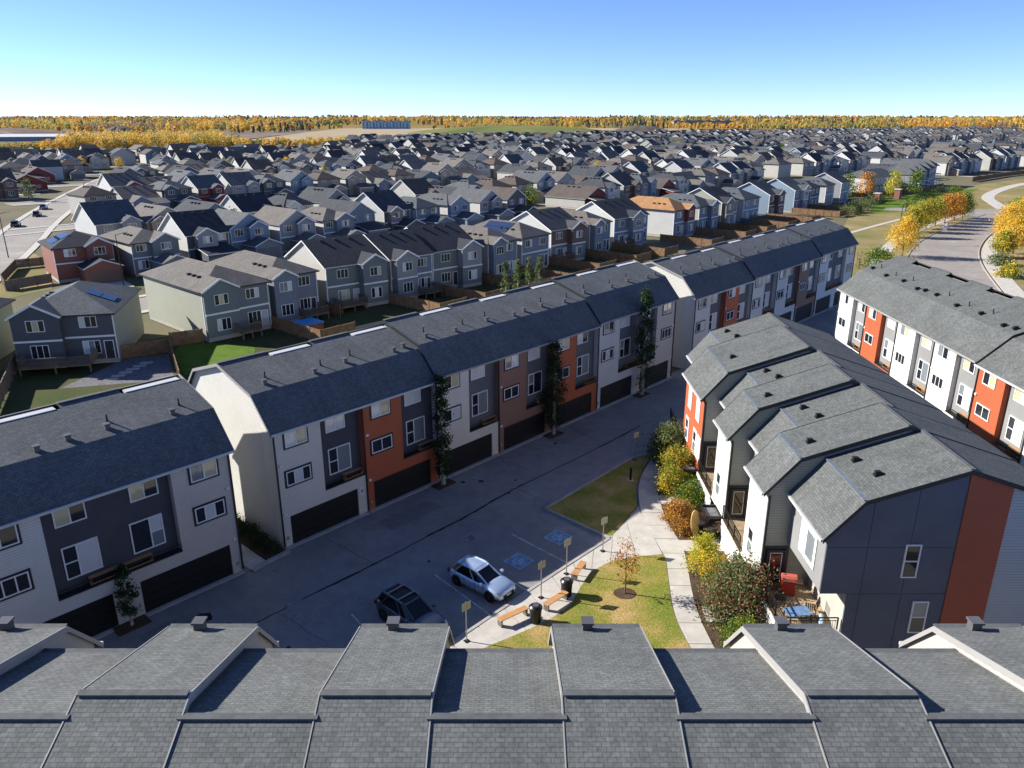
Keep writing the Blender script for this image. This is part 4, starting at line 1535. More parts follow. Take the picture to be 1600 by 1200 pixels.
house('slate house with taupe hip roof beside the brown house', (16.0, 159.2), R(50), 7.6, 13.5, 'hip', 'taupe', 'slate', 'cream', (0.2, 3.4, 1.2), None, None, 6.75, group=G1, band=False)
house('grey house with white-trimmed bays and the broad white gable beside it', (22.2, 168.4), R(45), 12.2, 12.5, 'gable', 'charcoal', 'slate', 'white', (5.0, 9.0, 1.4), None, (0.4, 4.4, 2.4), 6.75, group=G1, bm='grey', slope=0.5)
house('house with bright orange-tan hip roof and red bay', (38.3, 184.0), R(49), 8.6, 17, 'hip', 'orange-tan', 'slate', 'white', (4.9, 8.4, 1.0), None, None, 6.75, group=G1, bm='red')
house('grey hip-roofed house right beside the orange-tan roof', (46.2, 192.6), R(48), 8.6, 15, 'hip', 'slate', 'slate', 'cream', (4.6, 8.2, 1.0), None, None, 6.75, group=G1)
house('taupe-bayed house with dark gable roof and pale gable wall', (54.0, 201.4), R(49), 8.8, 13, 'gable', 'charcoal', 'taupe', 'sage', (0.4, 4.4, 1.2), None, None, 6.75, group=G1, slope=0.5)
house('blue-grey house with white upper balcony posts behind the farther block', (62.2, 210.0), R(48), 9.2, 13, 'hip', 'slate', 'blue-grey', 'white', None, None, (4.8, 9.0, 2.8), 6.75, group=G1)
house('dark house with taupe gable bay and pale blue-grey gable', (72.6, 221.2), R(49), 8.6, 12.5, 'gable', 'dark grey', 'brown', 'blue-grey', (3.8, 8.0, 1.2), None, None, 6.75, group=G1, slope=0.5)
house('light grey gabled house with white trim above the farther block roof', (84.6, 235.2), R(48), 8.8, 12.5, 'gable', 'slate', 'slate', 'blue-grey', (4.4, 8.4, 1.0), None, None, 6.75, group=G1, bm='white', slope=0.5)
house('dark narrow house squeezed between pale grey gables near the park', (93.0, 244.6), R(50), 7.6, 12, 'hip', 'dark grey', 'charcoal', 'grey', None, None, None, 6.75, group=G1)
house('pale grey house second from the park end of its row', (101.2, 253.8), R(50), 7.8, 12, 'hip', 'slate', 'grey', 'white', None, None, None, 6.75, group=G1)
house('last house of its row beside the park shrubs, white fascia gable', (109.6, 262.4), R(49), 8.2, 12, 'gable', 'dark grey', 'blue-grey', 'grey', None, None, None, 6.75, group=G1, slope=0.5)

# second row, street fronts with garages
G2 = 'houses facing the inner street'
random.seed(9)
house('red brick house with solar panels on its hip roof at left', (-79.0, 132.0), R(40), 9.4, 11, 'hip', 'charcoal', 'brick', 'brick', (5.0, 9.2, 0.9), (3.4, 9.4, 4.6), None, 6.2, group=G2, slope=0.42, solar=('left', 4, 2), gmat=WALLS['brown'])
house('grey house with white-framed triple window next to the red brick house', (-68.2, 137.6), R(47), 8.2, 14, 'hip', 'taupe', 'green-grey', 'cream', (3.4, 8.2, 1.0), (3.0, 8.2, 5.2), None, 6.2, group=G2, slope=0.42)
house('half-timbered grey house with two small gables and bright white gable wall', (-62.2, 147.4), R(46), 8.4, 12, 'gable', 'charcoal', 'charcoal', 'white', (1.4, 5.4, 1.6), (1.4, 7.4, 5.4), None, 6.2, group=G2, bm='grey')
house('blue-grey fronted house with white lattice gable', (-57.0, 156.6), R(48), 8.6, 12, 'front', 'grey', 'slate', 'cream', (3.6, 7.6, 1.2), (2.2, 8.2, 5.2), None, 6.2, group=G2, upper='blue-grey', bm='blue-grey')
house('grey house with white framed twin gables left of the street tree', (-48.8, 162.6), R(47), 8.6, 12, 'front', 'taupe', 'green-grey', 'white', (3.8, 7.8, 1.0), (2.4, 8.4, 5.0), None, 6.2, group=G2, upper='grey')
house('taupe-roofed house with white-framed wide upper window in the street row', (-41.2, 169.4), R(48), 8.0, 13, 'hip', 'taupe', 'slate', 'white', (3.0, 7.6, 0.8), (2.0, 7.8, 5.0), None, 6.2, group=G2)
house('plain dark gable-fronted house with two upper windows', (-38.0, 178.4), R(50), 8.4, 12, 'front', 'dark grey', 'slate', 'white', None, (2.2, 8.2, 5.0), None, 6.2, group=G2)
house('tall dark house with narrow taupe bay and long pale side', (-30.6, 186.2), R(52), 8.6, 13, 'gable', 'dark grey', 'charcoal', 'white', (1.0, 4.6, 1.4), (2.4, 8.4, 5.0), None, 6.2, group=G2, bm='taupe')
house('slate hip-roofed house with paired upper windows', (-23.6, 193.0), R(50), 8.0, 13, 'hip', 'slate', 'slate', 'white', None, (2.0, 7.8, 5.0), None, 6.2, group=G2)
house('white-sided house with ribbon of five white upper windows', (-16.6, 200.6), R(50), 8.4, 15, 'hip', 'grey', 'blue-grey', 'white', (0.6, 7.6, 0.6), (2.0, 8.0, 5.0), None, 6.2, group=G2)
house('white-framed gable house behind the solar-panelled roof', (-8.6, 208.6), R(48), 8.6, 12, 'front', 'grey', 'slate', 'white', (3.8, 7.8, 1.0), (2.2, 8.2, 5.0), None, 6.2, group=G2, upper='grey')
house('dark gable house with brown roof and single bright upper window', (-1.4, 215.4), R(50), 8.2, 12, 'front', 'brown', 'charcoal', 'white', None, (2.0, 8.0, 5.0), None, 6.2, group=G2)

# ------------------------------------------------------------------ rows farther back
U2 = (math.cos(R(49)), math.sin(R(49)))
N2 = (-U2[1], U2[0])
WINDOWS = 0
PROTO = []
combos = [
    ('gable', 'charcoal', 'slate', 'white', (5, 9, 1.2), None, False), ('hip', 'taupe', 'slate', 'cream', None, None, False),
    ('front', 'dark grey', 'green-grey', 'white', (4, 8, 1.0), (2.4, 8.4, 5), False), ('hip', 'grey', 'charcoal', 'cream', (0.4, 4.6, 1.0), (3, 9, 5), False),
    ('gable', 'dark grey', 'taupe', 'cream', (0.8, 4.8, 1.2), (3.2, 9, 5), False), ('front', 'taupe', 'grey', 'white', None, (2.4, 8.4, 5), False),
    ('hip', 'slate', 'blue-grey', 'white', (4.6, 8.6, 1.0), None, False), ('gable', 'brown', 'brown', 'cream', (5, 9, 1.2), None, False),
    ('front', 'charcoal', 'charcoal', 'white', (0.6, 4.6, 1.2), (3, 9, 5), False), ('front', 'grey', 'blue-grey', 'white', (4, 8.4, 1.0), (2.4, 8.4, 5), False),
    ('hip', 'brown', 'beige', 'cream', None, (3, 9, 5), False), ('gable', 'grey', 'red', 'white', (4.6, 8.8, 1.2), (3, 9, 5), False),
    ('front', 'dark grey', 'green-grey', 'cream', None, (1.0, 7.0, 5), True), ('gable', 'taupe', 'slate', 'cream', (1.0, 6.4, 3.0), (6.6, 12, 4), True),
    ('front', 'brown', 'red', 'cream', None, (1.0, 7.0, 5), True), ('hip', 'dark grey', 'white', 'white', (0.6, 4.6, 1.0), None, False),
    ('front', 'taupe', 'beige', 'white', (0.6, 4.6, 1.0), (3, 9, 5), False), ('gable', 'slate', 'grey', 'white', (5, 9, 1.2), None, False),
]
random.seed(21)
for (st, rf_, fc, sd, bm_, gg, low) in combos:
    ww = 9.4 if not low else 12.6
    h = house('x', (0, 0), 0, ww, 12.0 if not low else 15.0, st, rf_, fc, sd, bm_, gg, None, 6.2, 1, None, True, 0.5 if low else None, low=low)
    PROTO.append((h, st, rf_, fc, low))


def project(x, y, z):
    th = math.atan(418 / 1197.0)
    c, s = math.cos(th), math.sin(th)
    dz = z - 27.5
    wdep = y * c - dz * s
    if wdep < 1:
        return None
    return (800 + 1197 * x / wdep, 600 - 1197 * (y * s + dz * c) / wdep)


def far_limit(x, y):
    """where the built-up area ends"""
    p = project(x, y, 0)
    if p is None or not (-30 < p[0] < 1630):
        return False
    u = p[0]
    lim = 253 - u * 0.028 if u < 560 else (222 - (u - 560) * 0.020 if u < 1000 else 213.2 - (u - 1000) * 0.018)
    return p[1] > lim


LEFT_ROAD = [(-84, 100), (-107, 160), (-136, 224), (-165, 303), (-188, 370), (-205, 440)]


def near_poly(x, y, P, d):
    for a, b in zip(P, P[1:]):
        t = ((x - a[0]) * (b[0] - a[0]) + (y - a[1]) * (b[1] - a[1])) / ((b[0] - a[0]) ** 2 + (b[1] - a[1]) ** 2)
        t = max(0, min(1, t))
        if math.hypot(x - a[0] - t * (b[0] - a[0]), y - a[1] - t * (b[1] - a[1])) < d:
            return True
    return False


rr = random.Random(77)
cands = []
offs = []
o_ = -161.0
ri = 0
while o_ < 1250:
    offs.append((o_, 'back' if ri % 2 == 0 else 'front', ri))
    o_ += (51 if ri % 2 == 0 else 33) if o_ < 140 else (44 if ri % 2 == 0 else 29)
    ri += 1
for off, kind, ri in offs:
    s = -700.0
    idx = 0
    while s < 1900:
        step = 10.9 + rr.uniform(-0.5, 0.9)
        s += step
        if (s + off * 0.37 + 40 * ri) % 170 < 17:
            continue
        bend = 26 * math.sin(s / 170.0 + off / 210.0) if off > 190 or s > 330 or s < -40 else 0
        P = (U2[0] * s + N2[0] * (off + bend), U2[1] * s + N2[1] * (off + bend))
        y = P[1]
        if off < 150 and not (s > 300 or (off > 100 and s < 45) or (off > 100 and s > 182)):
            continue
        if off < 100 and s > 300 and y < 345:
            continue
        if off < 160 and s > 270 and y < 300 and P[0] > 95:
            continue
        if 120 < off < 150 and 33 < s < 60:
            continue
        if s < 40 and off < 150 and (P[0] > -92 or y < 120):
            continue
        if near_poly(P[0] + 3, y + 5, LEFT_ROAD, 17):
            continue
        # keep the park with its winding path open
        if near_poly(P[0], y, [(110, 170), (150, 245), (172, 284), (191, 309), (225, 346), (290, 400)], 26):
            continue
        if math.hypot(P[0] - 160, y - 322) < 30 or math.hypot(P[0] - 132, y - 298) < 24:
            continue
        if not far_limit(*P):
            continue
        slope_b = 26 / 170.0 * math.cos(s / 170.0 + off / 210.0) if bend else 0
        ang = R(49) + math.atan(slope_b) + rr.uniform(-0.04, 0.04)
        if y > 330 and rr.random() < 0.10:
            ang += R(rr.choice([-90, 90]))
        cands.append((math.hypot(P[0], y), P, ang, kind, ri, s))
cands.sort(key=lambda c: c[0])
NEAR = cands[:262]
FAR = cands[262:]
rowcount = {}
order = sorted(NEAR, key=lambda c: (c[4], c[5]))
rows_present = sorted({c[4] for c in NEAR})
used = set()
for (dist, P, ang, kind, ri, s) in order:
    i = rowcount.get(ri, 0)
    rowcount[ri] = i + 1
    pool = [q for q, p in enumerate(PROTO) if (p[4] and 178 < dist < 420) or not p[4]]
    q = rr.choice(pool)
    h, st, rf_, fc, low = PROTO[q]
    if q in used:
        c = copy_tree(h)
    else:
        c = h
        used.add(q)
    c.location = (P[0], P[1], 0)
    c.rotation_euler = (0, 0, ang)
    sc_ = rr.uniform(0.93, 1.06)
    c.scale = (sc_, sc_, rr.uniform(0.95, 1.06))
    shape = {'gable': 'side-gabled', 'front': 'gable-fronted', 'hip': 'hip-roofed'}[st]
    rn = rows_present.index(ri)
    c['label'] = '%s-roofed %s %s %s, %s from left in %s row from front' % (rf_.replace(' ', '-'), fc, shape, 'bungalow' if low else 'house', nth(i), nth(rn))
    c['group'] = 'houses in the subdivision rows behind'
for q, p in enumerate(PROTO):
    if q not in used:
        for ch in list(p[0].children):
            for g_ in list(ch.children):
                bpy.data.objects.remove(g_)
            bpy.data.objects.remove(ch)
        bpy.data.objects.remove(p[0])
# the rest of the subdivision, too far to show single houses
fm_ = [ROOFS[q] for q in ('charcoal', 'grey', 'dark grey', 'taupe', 'brown', 'slate')] + [WALLS[q] for q in ('white', 'cream', 'slate', 'grey', 'beige', 'blue-grey')] + [GLASS]
mb = MB()
for (dist, P, ang, kind, ri, s) in FAR:
    w, dp, e = rr.uniform(8.4, 10.5), rr.uniform(11, 14), rr.choice([5.8, 6.2, 6.2, 3.4])
    ca, sa = math.cos(ang), math.sin(ang)

    def T(x, y, z):
        return (P[0] + x * ca - y * sa, P[1] + x * sa + y * ca, z)
    r_, w1, w2 = rr.randrange(6), 6 + rr.choice([2, 3, 4, 5, 2, 3]), 6 + rr.choice([0, 1, 0, 1, 3])
    sl = rr.uniform(0.5, 0.66)
    ty = rr.random()
    mb.poly([T(0, 0, 0), T(w, 0, 0), T(w, 0, e), T(0, 0, e)], w1)
    mb.poly([T(0, dp, 0), T(0, 0, 0), T(0, 0, e), T(0, dp, e)], w2)
    mb.poly([T(w, 0, 0), T(w, dp, 0), T(w, dp, e), T(w, 0, e)], w2)
    mb.poly([T(w, dp, 0), T(0, dp, 0), T(0, dp, e), T(w, dp, e)], w2)
    ov = 0.35
    if ty < 0.4:
        zr = e + sl * dp / 2
        for x in (0, w):
            mb.poly([T(x, 0, e), T(x, dp, e), T(x, dp / 2, zr)], w2)
        mb.poly([T(-ov, -ov, e - .2), T(w + ov, -ov, e - .2), T(w + ov, dp / 2, zr), T(-ov, dp / 2, zr)], r_)
        mb.poly([T(w + ov, dp + ov, e - .2), T(-ov, dp + ov, e - .2), T(-ov, dp / 2, zr), T(w + ov, dp / 2, zr)], r_)
    elif ty < 0.75:
        zr = e + sl * w / 2
        mb.poly([T(0, 0, e), T(w, 0, e), T(w / 2, 0, zr)], w1)
        mb.poly([T(-ov, dp + ov, e - .2), T(-ov, -ov, e - .2), T(w / 2, -ov, zr), T(w / 2, dp + ov, zr)], r_)
        mb.poly([T(w + ov, -ov, e - .2), T(w + ov, dp + ov, e - .2), T(w / 2, dp + ov, zr), T(w / 2, -ov, zr)], r_)
    else:
        zr = e + sl * 0.8 * w / 2
        a, b = T(w / 2, w / 2, zr), T(w / 2, dp - w / 2, zr)
        c0, c1, c2, c3 = T(-ov, -ov, e - .1), T(w + ov, -ov, e - .1), T(w + ov, dp + ov, e - .1), T(-ov, dp + ov, e - .1)
        for f_ in ([c0, c1, a], [c1, c2, b, a], [c2, c3, b], [c3, c0, a, b]):
            mb.poly(f_, r_)
    g0 = rr.uniform(0.5, w - 4.5)
    pj = rr.uniform(1, 4)
    mb.poly([T(g0, -pj, 0), T(g0 + 4, -pj, 0), T(g0 + 4, -pj, e - .3), T(g0 + 2, -pj, e + 1.0), T(g0, -pj, e - .3)], w1)
    mb.poly([T(g0, 0, 0), T(g0, -pj, 0), T(g0, -pj, e - .3), T(g0, 0, e - .3)], w2)
    mb.poly([T(g0 - .3, 1.5, e - .4), T(g0 - .3, -pj - .3, e - .4), T(g0 + 2, -pj - .3, e + 1.05), T(g0 + 2, 2.5, e + 1.05)], r_)
    mb.poly([T(g0 + 4.3, -pj - .3, e - .4), T(g0 + 4.3, 1.5, e - .4), T(g0 + 2, 2.5, e + 1.05), T(g0 + 2, -pj - .3, e + 1.05)], r_)
    for q in range(2):
        x = g0 + 0.6 + q * 1.6
        mb.poly([T(x, -pj - .03, e - 1.8), T(x + 1.2, -pj - .03, e - 1.8), T(x + 1.2, -pj - .03, e - .7), T(x, -pj - .03, e - .7)], 12)
tag(mb.build('distant_houses', fm_), 'dense mass of tiny distant roofs running back towards the tree line', 'houses', kind='stuff')

# ------------------------------------------------------------------ streets of the subdivision
def frame_pt(s, off):
    bend = 26 * math.sin(s / 170.0 + off / 210.0) if off > 190 or s > 330 or s < -40 else 0
    return (U2[0] * s + N2[0] * (off + bend), U2[1] * s + N2[1] * (off + bend))


def street(P, half, walk=True, z=-0.06, mat=None):
    ribbon('street', offset_line(P, half), offset_line(P, -half), z, z, mat or STREET)
    if walk:
        for sg in (1, -1):
            ribbon('pavement', offset_line(P, sg * (half + 0.2)), offset_line(P, sg * (half + 1.7)), z - 0.03, z + 0.1, CONC)


INNER = [(U2[0] * s + N2[0] * 120, U2[1] * s + N2[1] * 120) for s in range(-10, 330, 12)]
street(INNER, 4.4)
street(smooth_line(LEFT_ROAD), 4.4, z=-0.055)
for i, (off, kind, ri) in enumerate(offs):
    if kind != 'back' or off < 160 or off > 700:
        continue
    run = []
    s = -600
    while s < 1500:
        p = frame_pt(s, off + 26)
        q = project(p[0], p[1], 0)
        if q and -120 < q[0] < 1720 and far_limit(*p):
            run.append(p)
        s += 14
    if len(run) > 3:
        street(run, 4.2, off < 420)
# yard ground between the complex and the first houses, verges
MB().poly([(*bp(-40, 11.5), -0.10), (*bp(112, 11.5), -0.10), (*bp(124, 60), -0.10), (*bp(-8, 58), -0.10), (-62, 96, -0.10), (-75, 60, -0.10)]).build('backyard_grass', [YARD])['kind'] = 'structure'
sheet('side_lawn', [(-37.0, 82.0), (-31.0, 87.5), (-32.5, 93.0), (-38.8, 95.1), (-42.3, 94.0), (-41.8, 90.8)], -0.085, GREEN)
sheet('gravel_patio', [(-48.5, 77.5), (-37.4, 80.5), (-42.3, 90.3), (-46.8, 88.0)], -0.085, GRAVEL)
sheet('verge_grass', [(-100, 118), (-84, 112), (-78, 128), (-92, 152), (-118, 182), (-128, 180)], -0.095, PARK)
for q in range(6):
    MB().box(-0.7, 0.7, -0.35, 0.35, -0.1, -0.05).build('stepping_stone', [CONC], None, (-44.6 + q * 0.25, 80.6 + q * 1.2, 0), R(15))['kind'] = 'structure'

# ------------------------------------------------------------------ park and main road at right
KL = smooth_line([(52, 96), (61, 117), (69.5, 136), (84.8, 163.8), (96.6, 181.8), (114.5, 203.9), (131, 221.5), (141, 232)])
KR = smooth_line([(66, 88), (76, 113), (84.7, 133.5), (93.3, 152.4), (101.8, 167.9), (114.7, 186.8), (131.8, 208.2), (150, 228)])
n_ = 30
KLr, KRr = resample(KL, n_), resample(KR, n_)
sheet('park_lawn', [(48, 92), (62, 132), (62, 140), (74, 176), (112, 256), (128, 286), (190, 330), (300, 420), (420, 430), (260, 240), (180, 160), (120, 92), (80, 70)], -0.10, PARK)
sheet('park_lawn', [(108, 235), (122, 240), (150, 268), (190, 320), (160, 306), (128, 276)], -0.085, GREEN)
sheet('park_lawn', [(165, 262), (185, 286), (240, 330), (300, 372), (300, 330), (210, 252)], -0.085, GREEN)
ribbon('main_road', KLr, KRr, -0.05, -0.05, STREET)
sheet('road_junction', [(136, 226), (150, 227), (190, 262), (186, 268), (158, 248), (146, 246), (120, 250), (116, 244)], -0.045, STREET)
ribbon('kerb', offset_line(KLr, 0.22), KLr, -0.1, 0.07, CONC2)
ribbon('kerb', KRr, offset_line(KRr, -0.22), -0.1, 0.07, CONC2)
ribbon('pavement', offset_line(KLr, 6.2), offset_line(KLr, 3.6), -0.1, -0.03, CONC)
ribbon('pavement', offset_line(KRr[4:], -0.6), offset_line(KRr[4:], -3.6), -0.1, -0.02, CONC)
FP = smooth_line([(153, 241), (161.7, 261.9), (171, 283.5), (190.8, 310), (224.1, 346), (290, 392)])
ribbon('footpath', offset_line(FP, 2.0), offset_line(FP, -2.0), -0.1, -0.05, CONC)
ribbon('footpath', *[offset_line(smooth_line([(58, 128), (70, 158), (82, 178), (108, 206), (126, 224)]), d) for d in (9.5, 8.2)], -0.1, -0.05, CONC)

# ------------------------------------------------------------------ trees and shrubs
import numpy as np


def leaf_mesh(name, C, size, mats, idx, seed=0, aspect=0.75):
    """one small quad per leaf or leaf tuft"""
    rg = np.random.default_rng(seed)
    n = len(C)
    a = rg.normal(size=(n, 3))
    a /= np.linalg.norm(a, axis=1)[:, None]
    b = np.cross(a, rg.normal(size=(n, 3)))
    b /= np.linalg.norm(b, axis=1)[:, None]
    sz = (size * rg.uniform(0.6, 1.3, n))[:, None]
    a, b = a * sz * 0.5, b * sz * 0.5 * aspect
    V = np.empty((n, 4, 3))
    V[:, 0], V[:, 1], V[:, 2], V[:, 3] = C - a, C - b, C + a, C + b
    me = bpy.data.meshes.new(name)
    me.vertices.add(n * 4)
    me.vertices.foreach_set('co', V.reshape(-1))
    me.loops.add(n * 4)
    me.loops.foreach_set('vertex_index', np.arange(n * 4, dtype=np.int32))
    me.polygons.add(n)
    me.polygons.foreach_set('loop_start', np.arange(n, dtype=np.int32) * 4)
    for m in mats:
        me.materials.append(m)
    me.polygons.foreach_set('material_index', np.asarray(idx, dtype=np.int32))
    me.update(calc_edges=True)
    return me


def crown_points(kind, h, r, z0, nc, nl, seed):
    """leaf tufts gathered in clumps through the crown's volume"""
    rg = np.random.default_rng(seed)
    cen = []
    while len(cen) < nc:
        if kind == 'round':
            p = rg.normal(size=3)
            p /= np.linalg.norm(p)
            p *= rg.uniform(0.45, 1.0) ** 0.5
            q = np.array([p[0] * r * (1.0 - 0.25 * max(0, p[2])), p[1] * r * (1.0 - 0.25 * max(0, p[2])), z0 + (h - z0) * (p[2] * 0.5 + 0.5)])
        elif kind == 'oval':
            t = rg.uniform(0, 1)
            prof = math.sin(math.pi * min(1, 0.12 + 0.88 * t)) ** 0.6 * (1.0 - 0.35 * t)
            an = rg.uniform(0, 2 * math.pi)
            rad = r * prof * rg.uniform(0.35, 1.0) ** 0.6
            q = np.array([math.cos(an) * rad, math.sin(an) * rad, z0 + (h - z0) * t])
        elif kind == 'column':
            t = rg.uniform(0, 1)
            prof = (min(1, 0.45 + 1.8 * t) if t < 0.4 else 1.0 - 0.85 * ((t - 0.4) / 0.6) ** 1.3)
            an = rg.uniform(0, 2 * math.pi)
            rad = r * prof * rg.uniform(0.1, 1.0) ** 0.5
            q = np.array([math.cos(an) * rad, math.sin(an) * rad, z0 + (h - z0) * t])
        else:                                                   # bush
            p = rg.normal(size=3)
            p /= np.linalg.norm(p)
            p *= rg.uniform(0.4, 1.0) ** 0.4
            q = np.array([p[0] * r, p[1] * r, h * (0.12 + 0.86 * abs(p[2]))])
        cen.append(q)
    cen = np.array(cen)
    cs = {'round': 0.24, 'oval': 0.26, 'column': 0.30, 'bush': 0.26}[kind] * r
    which = rg.integers(0, nc, nl)
    P = cen[which] + rg.normal(size=(nl, 3)) * cs * np.array([1, 1, 0.8])
    P[:, 2] = np.maximum(P[:, 2], 0.05)
    cl = rg.integers(0, 3, nc)
    idx = np.where(rg.random(nl) < 0.72, cl[which], rg.integers(0, 3, nl))
    return P, idx, cen


LM = {
    'gold': [leafmat('leaf_gold', (0.74, 0.48, 0.05)), leafmat('leaf_amber', (0.66, 0.37, 0.05)), leafmat('leaf_lemon', (0.74, 0.56, 0.07))],
    'goldgreen': [leafmat('leaf_gold', (0.74, 0.48, 0.05)), leafmat('leaf_lime', (0.34, 0.38, 0.04)), leafmat('leaf_midgreen', (0.10, 0.17, 0.025))],
    'orange': [leafmat('leaf_orange', (0.56, 0.26, 0.05)), leafmat('leaf_amber', (0.66, 0.37, 0.05)), leafmat('leaf_rust', (0.33, 0.11, 0.025))],
    'green': [leafmat('leaf_midgreen', (0.10, 0.17, 0.025)), leafmat('leaf_deepgreen', (0.05, 0.10, 0.02)), leafmat('leaf_lime', (0.34, 0.38, 0.04))],
    'dark': [leafmat('leaf_dark', (0.030, 0.055, 0.020)), leafmat('leaf_deepgreen', (0.05, 0.10, 0.02)), leafmat('leaf_dark2', (0.022, 0.038, 0.018))],
    'yellowgreen': [leafmat('leaf_chartreuse', (0.46, 0.46, 0.05)), leafmat('leaf_lime', (0.34, 0.38, 0.04)), leafmat('leaf_lemon', (0.74, 0.56, 0.07))],
    'sumac': [leafmat('leaf_deepgreen', (0.05, 0.10, 0.02)), leafmat('leaf_sage', (0.17, 0.22, 0.09)), leafmat('leaf_redbrown', (0.30, 0.13, 0.08))],
    'rust': [leafmat('leaf_rust', (0.33, 0.11, 0.025)), leafmat('leaf_brown', (0.17, 0.09, 0.04)), leafmat('leaf_amber', (0.66, 0.37, 0.05))],
    'olive': [leafmat('leaf_olive', (0.16, 0.17, 0.06)), leafmat('leaf_deepgreen', (0.05, 0.10, 0.02)), leafmat('leaf_sage', (0.17, 0.22, 0.09))],
    'mixed': [leafmat('leaf_midgreen', (0.10, 0.17, 0.025)), leafmat('leaf_amber', (0.66, 0.37, 0.05)), leafmat('leaf_lime', (0.34, 0.38, 0.04))],
}


def tree(name, label, loc, kind, pal, h, r, z0, nc, nl, size, seed, cat='tree', group=None, bark=None, trunk_r=None):
    o = thing(name, label, cat, (loc[0], loc[1], loc[2] if len(loc) > 2 else 0), random.uniform(0, 6.28), group)
    P, idx, cen = crown_points(kind, h, r, z0, nc, nl, seed)
    tr = trunk_r or 0.018 * h + 0.03
    mb = MB()
    rd = random.Random(seed)
    if kind == 'bush':
        for q in range(7):
            c = cen[rd.randrange(len(cen))]
            mb.tube((rd.uniform(-.1, .1), rd.uniform(-.1, .1), -0.05), tuple(c), 0.035, 0.012, 5, caps=False)
        nm = 'stem'
    else:
        top = z0 + (h - z0) * (0.75 if kind != 'column' else 0.9)
        pts_ = [Vector((0, 0, -0.1))]
        for q in range(1, 6):
            pts_.append(Vector((rd.uniform(-.04, .04) * h * .2, rd.uniform(-.04, .04) * h * .2, top * q / 5)))
        for q in range(5):
            mb.tube(pts_[q], pts_[q + 1], tr * (1 - 0.17 * q), tr * (1 - 0.17 * (q + 1)), 7, caps=False)
        for q in range(14):
            c = Vector(cen[rd.randrange(len(cen))])
            zz = min(max(z0 * 0.8, c.z - 0.6 * math.hypot(c.x, c.y) - 0.2), top)
            f = zz / top * 5
            j = min(4, int(f))
            st = pts_[j].lerp(pts_[j + 1], f - j)
            mb.tube(st, c, tr * 0.38, tr * 0.1, 5, caps=False)
        nm = 'trunk'
    mb.build(nm, [bark or BARK], o, smooth=True)
    link('crown', leaf_mesh('crown', P, size, LM[pal], idx, seed), o)
    return o


random.seed(4)
# columnar aspens before the garages
tree('columnar_aspen', 'tall columnar aspen between the red unit and the cream unit', bp(13.75, -0.9), 'column', 'dark', 9.0, 0.62, 0.9, 90, 4200, 0.16, 1, bark=BARKW, group='columnar trees at the garages')
tree('columnar_aspen', 'dense columnar aspen before the second red townhouse unit', bp(27.4, -0.9), 'column', 'dark', 8.6, 0.85, 0.9, 110, 5200, 0.16, 2, bark=BARKW, group='columnar trees at the garages')
tree('columnar_aspen', 'tallest columnar aspen rising above the eave near the block end', bp(41.8, -0.9), 'column', 'dark', 11.2, 0.85, 0.9, 120, 5600, 0.16, 3, bark=BARKW, group='columnar trees at the garages')
tree('columnar_aspen', 'short young columnar tree between garage doors of the nearest left block', bp(-10.4, -0.9), 'column', 'dark', 3.9, 0.45, 0.7, 50, 1700, 0.13, 4, bark=BARKW, group='columnar trees at the garages')
for s in (13.75, 27.4, 41.8, -10.4):
    p = bp(s, -0.9)
    MB().prism([(-0.9, -0.5), (0.9, -0.5), (0.9, 0.5), (-0.9, 0.5)], -0.02, 0.06).build('tree_pit', [MULCH], None, (p[0], p[1], 0), A_B)['kind'] = 'structure'
for i, (px_, py_) in enumerate(((-0.9, 112.2), (0.9, 113.8), (2.6, 115.6), (4.2, 117.2))):
    tree('columnar_aspen', '%s pale columnar tree from the left behind the long roof ridge' % nth(i), (px_, py_), 'column', 'olive', 7.2, 0.65, 0.8, 60, 1500, 0.22, 20 + i, bark=BARKW, group='pale columnar trees behind the ridge')
# the courtyard lawn tree
t = tree('young_maple', 'slender young tree with sparse orange leaves on the lawn', (6.85, 39.75, 0.14), 'oval', 'orange', 3.7, 0.85, 1.1, 45, 800, 0.11, 8, trunk_r=0.06)
MB().prism([(math.cos(q) * 0.7, math.sin(q) * 0.6) for q in [i * 0.524 for i in range(12)]], 0.1, 0.155).build('mulch_ring', [MULCH], None, (6.85, 39.75, 0))['kind'] = 'structure'
# beds before the stepped townhouses
SH = [
    ('green rounded shrub at the far end of the stepped block', (13.3, 58.7), 'bush', 'olive', 3.3, 1.55, 90, 4200, 0.16),
    ('orange and yellow leafy shrub under the orange bay', (13.2, 54.9), 'bush', 'mixed', 3.1, 1.3, 70, 3200, 0.14),
    ('golden shrub beside the path curve', (12.3, 53.0), 'bush', 'goldgreen', 2.2, 1.0, 60, 2400, 0.13),
    ('low rusty shrub at the path edge', (12.0, 49.0), 'bush', 'rust', 1.3, 0.95, 55, 2200, 0.11),
    ('green shrub behind the rusty one', (13.4, 51.2), 'bush', 'green', 1.9, 1.0, 50, 2000, 0.13),
    ('small brown shrub before the tan board', (11.9, 47.2), 'bush', 'rust', 0.8, 0.75, 40, 1300, 0.10),
    ('bright chartreuse shrub at the path side', (12.2, 42.4), 'bush', 'yellowgreen', 2.5, 0.85, 60, 2600, 0.12),
    ('olive shrub between the chartreuse shrub and the sumac', (12.8, 40.6), 'bush', 'mixed', 2.1, 0.9, 55, 2200, 0.12),
    ('big sumac shrub with red-brown and green leaves before the white bay', (13.3, 37.6), 'bush', 'sumac', 3.4, 1.75, 120, 6000, 0.15),
    ('green skirt of leaves below the sumac by the roof', (12.6, 34.8), 'bush', 'green', 1.6, 1.0, 50, 2200, 0.12),
    ('small leafy shrub on the lawn behind the bottom roof', (6.9, 32.2), 'bush', 'mixed', 2.3, 0.55, 40, 1200, 0.11),
]
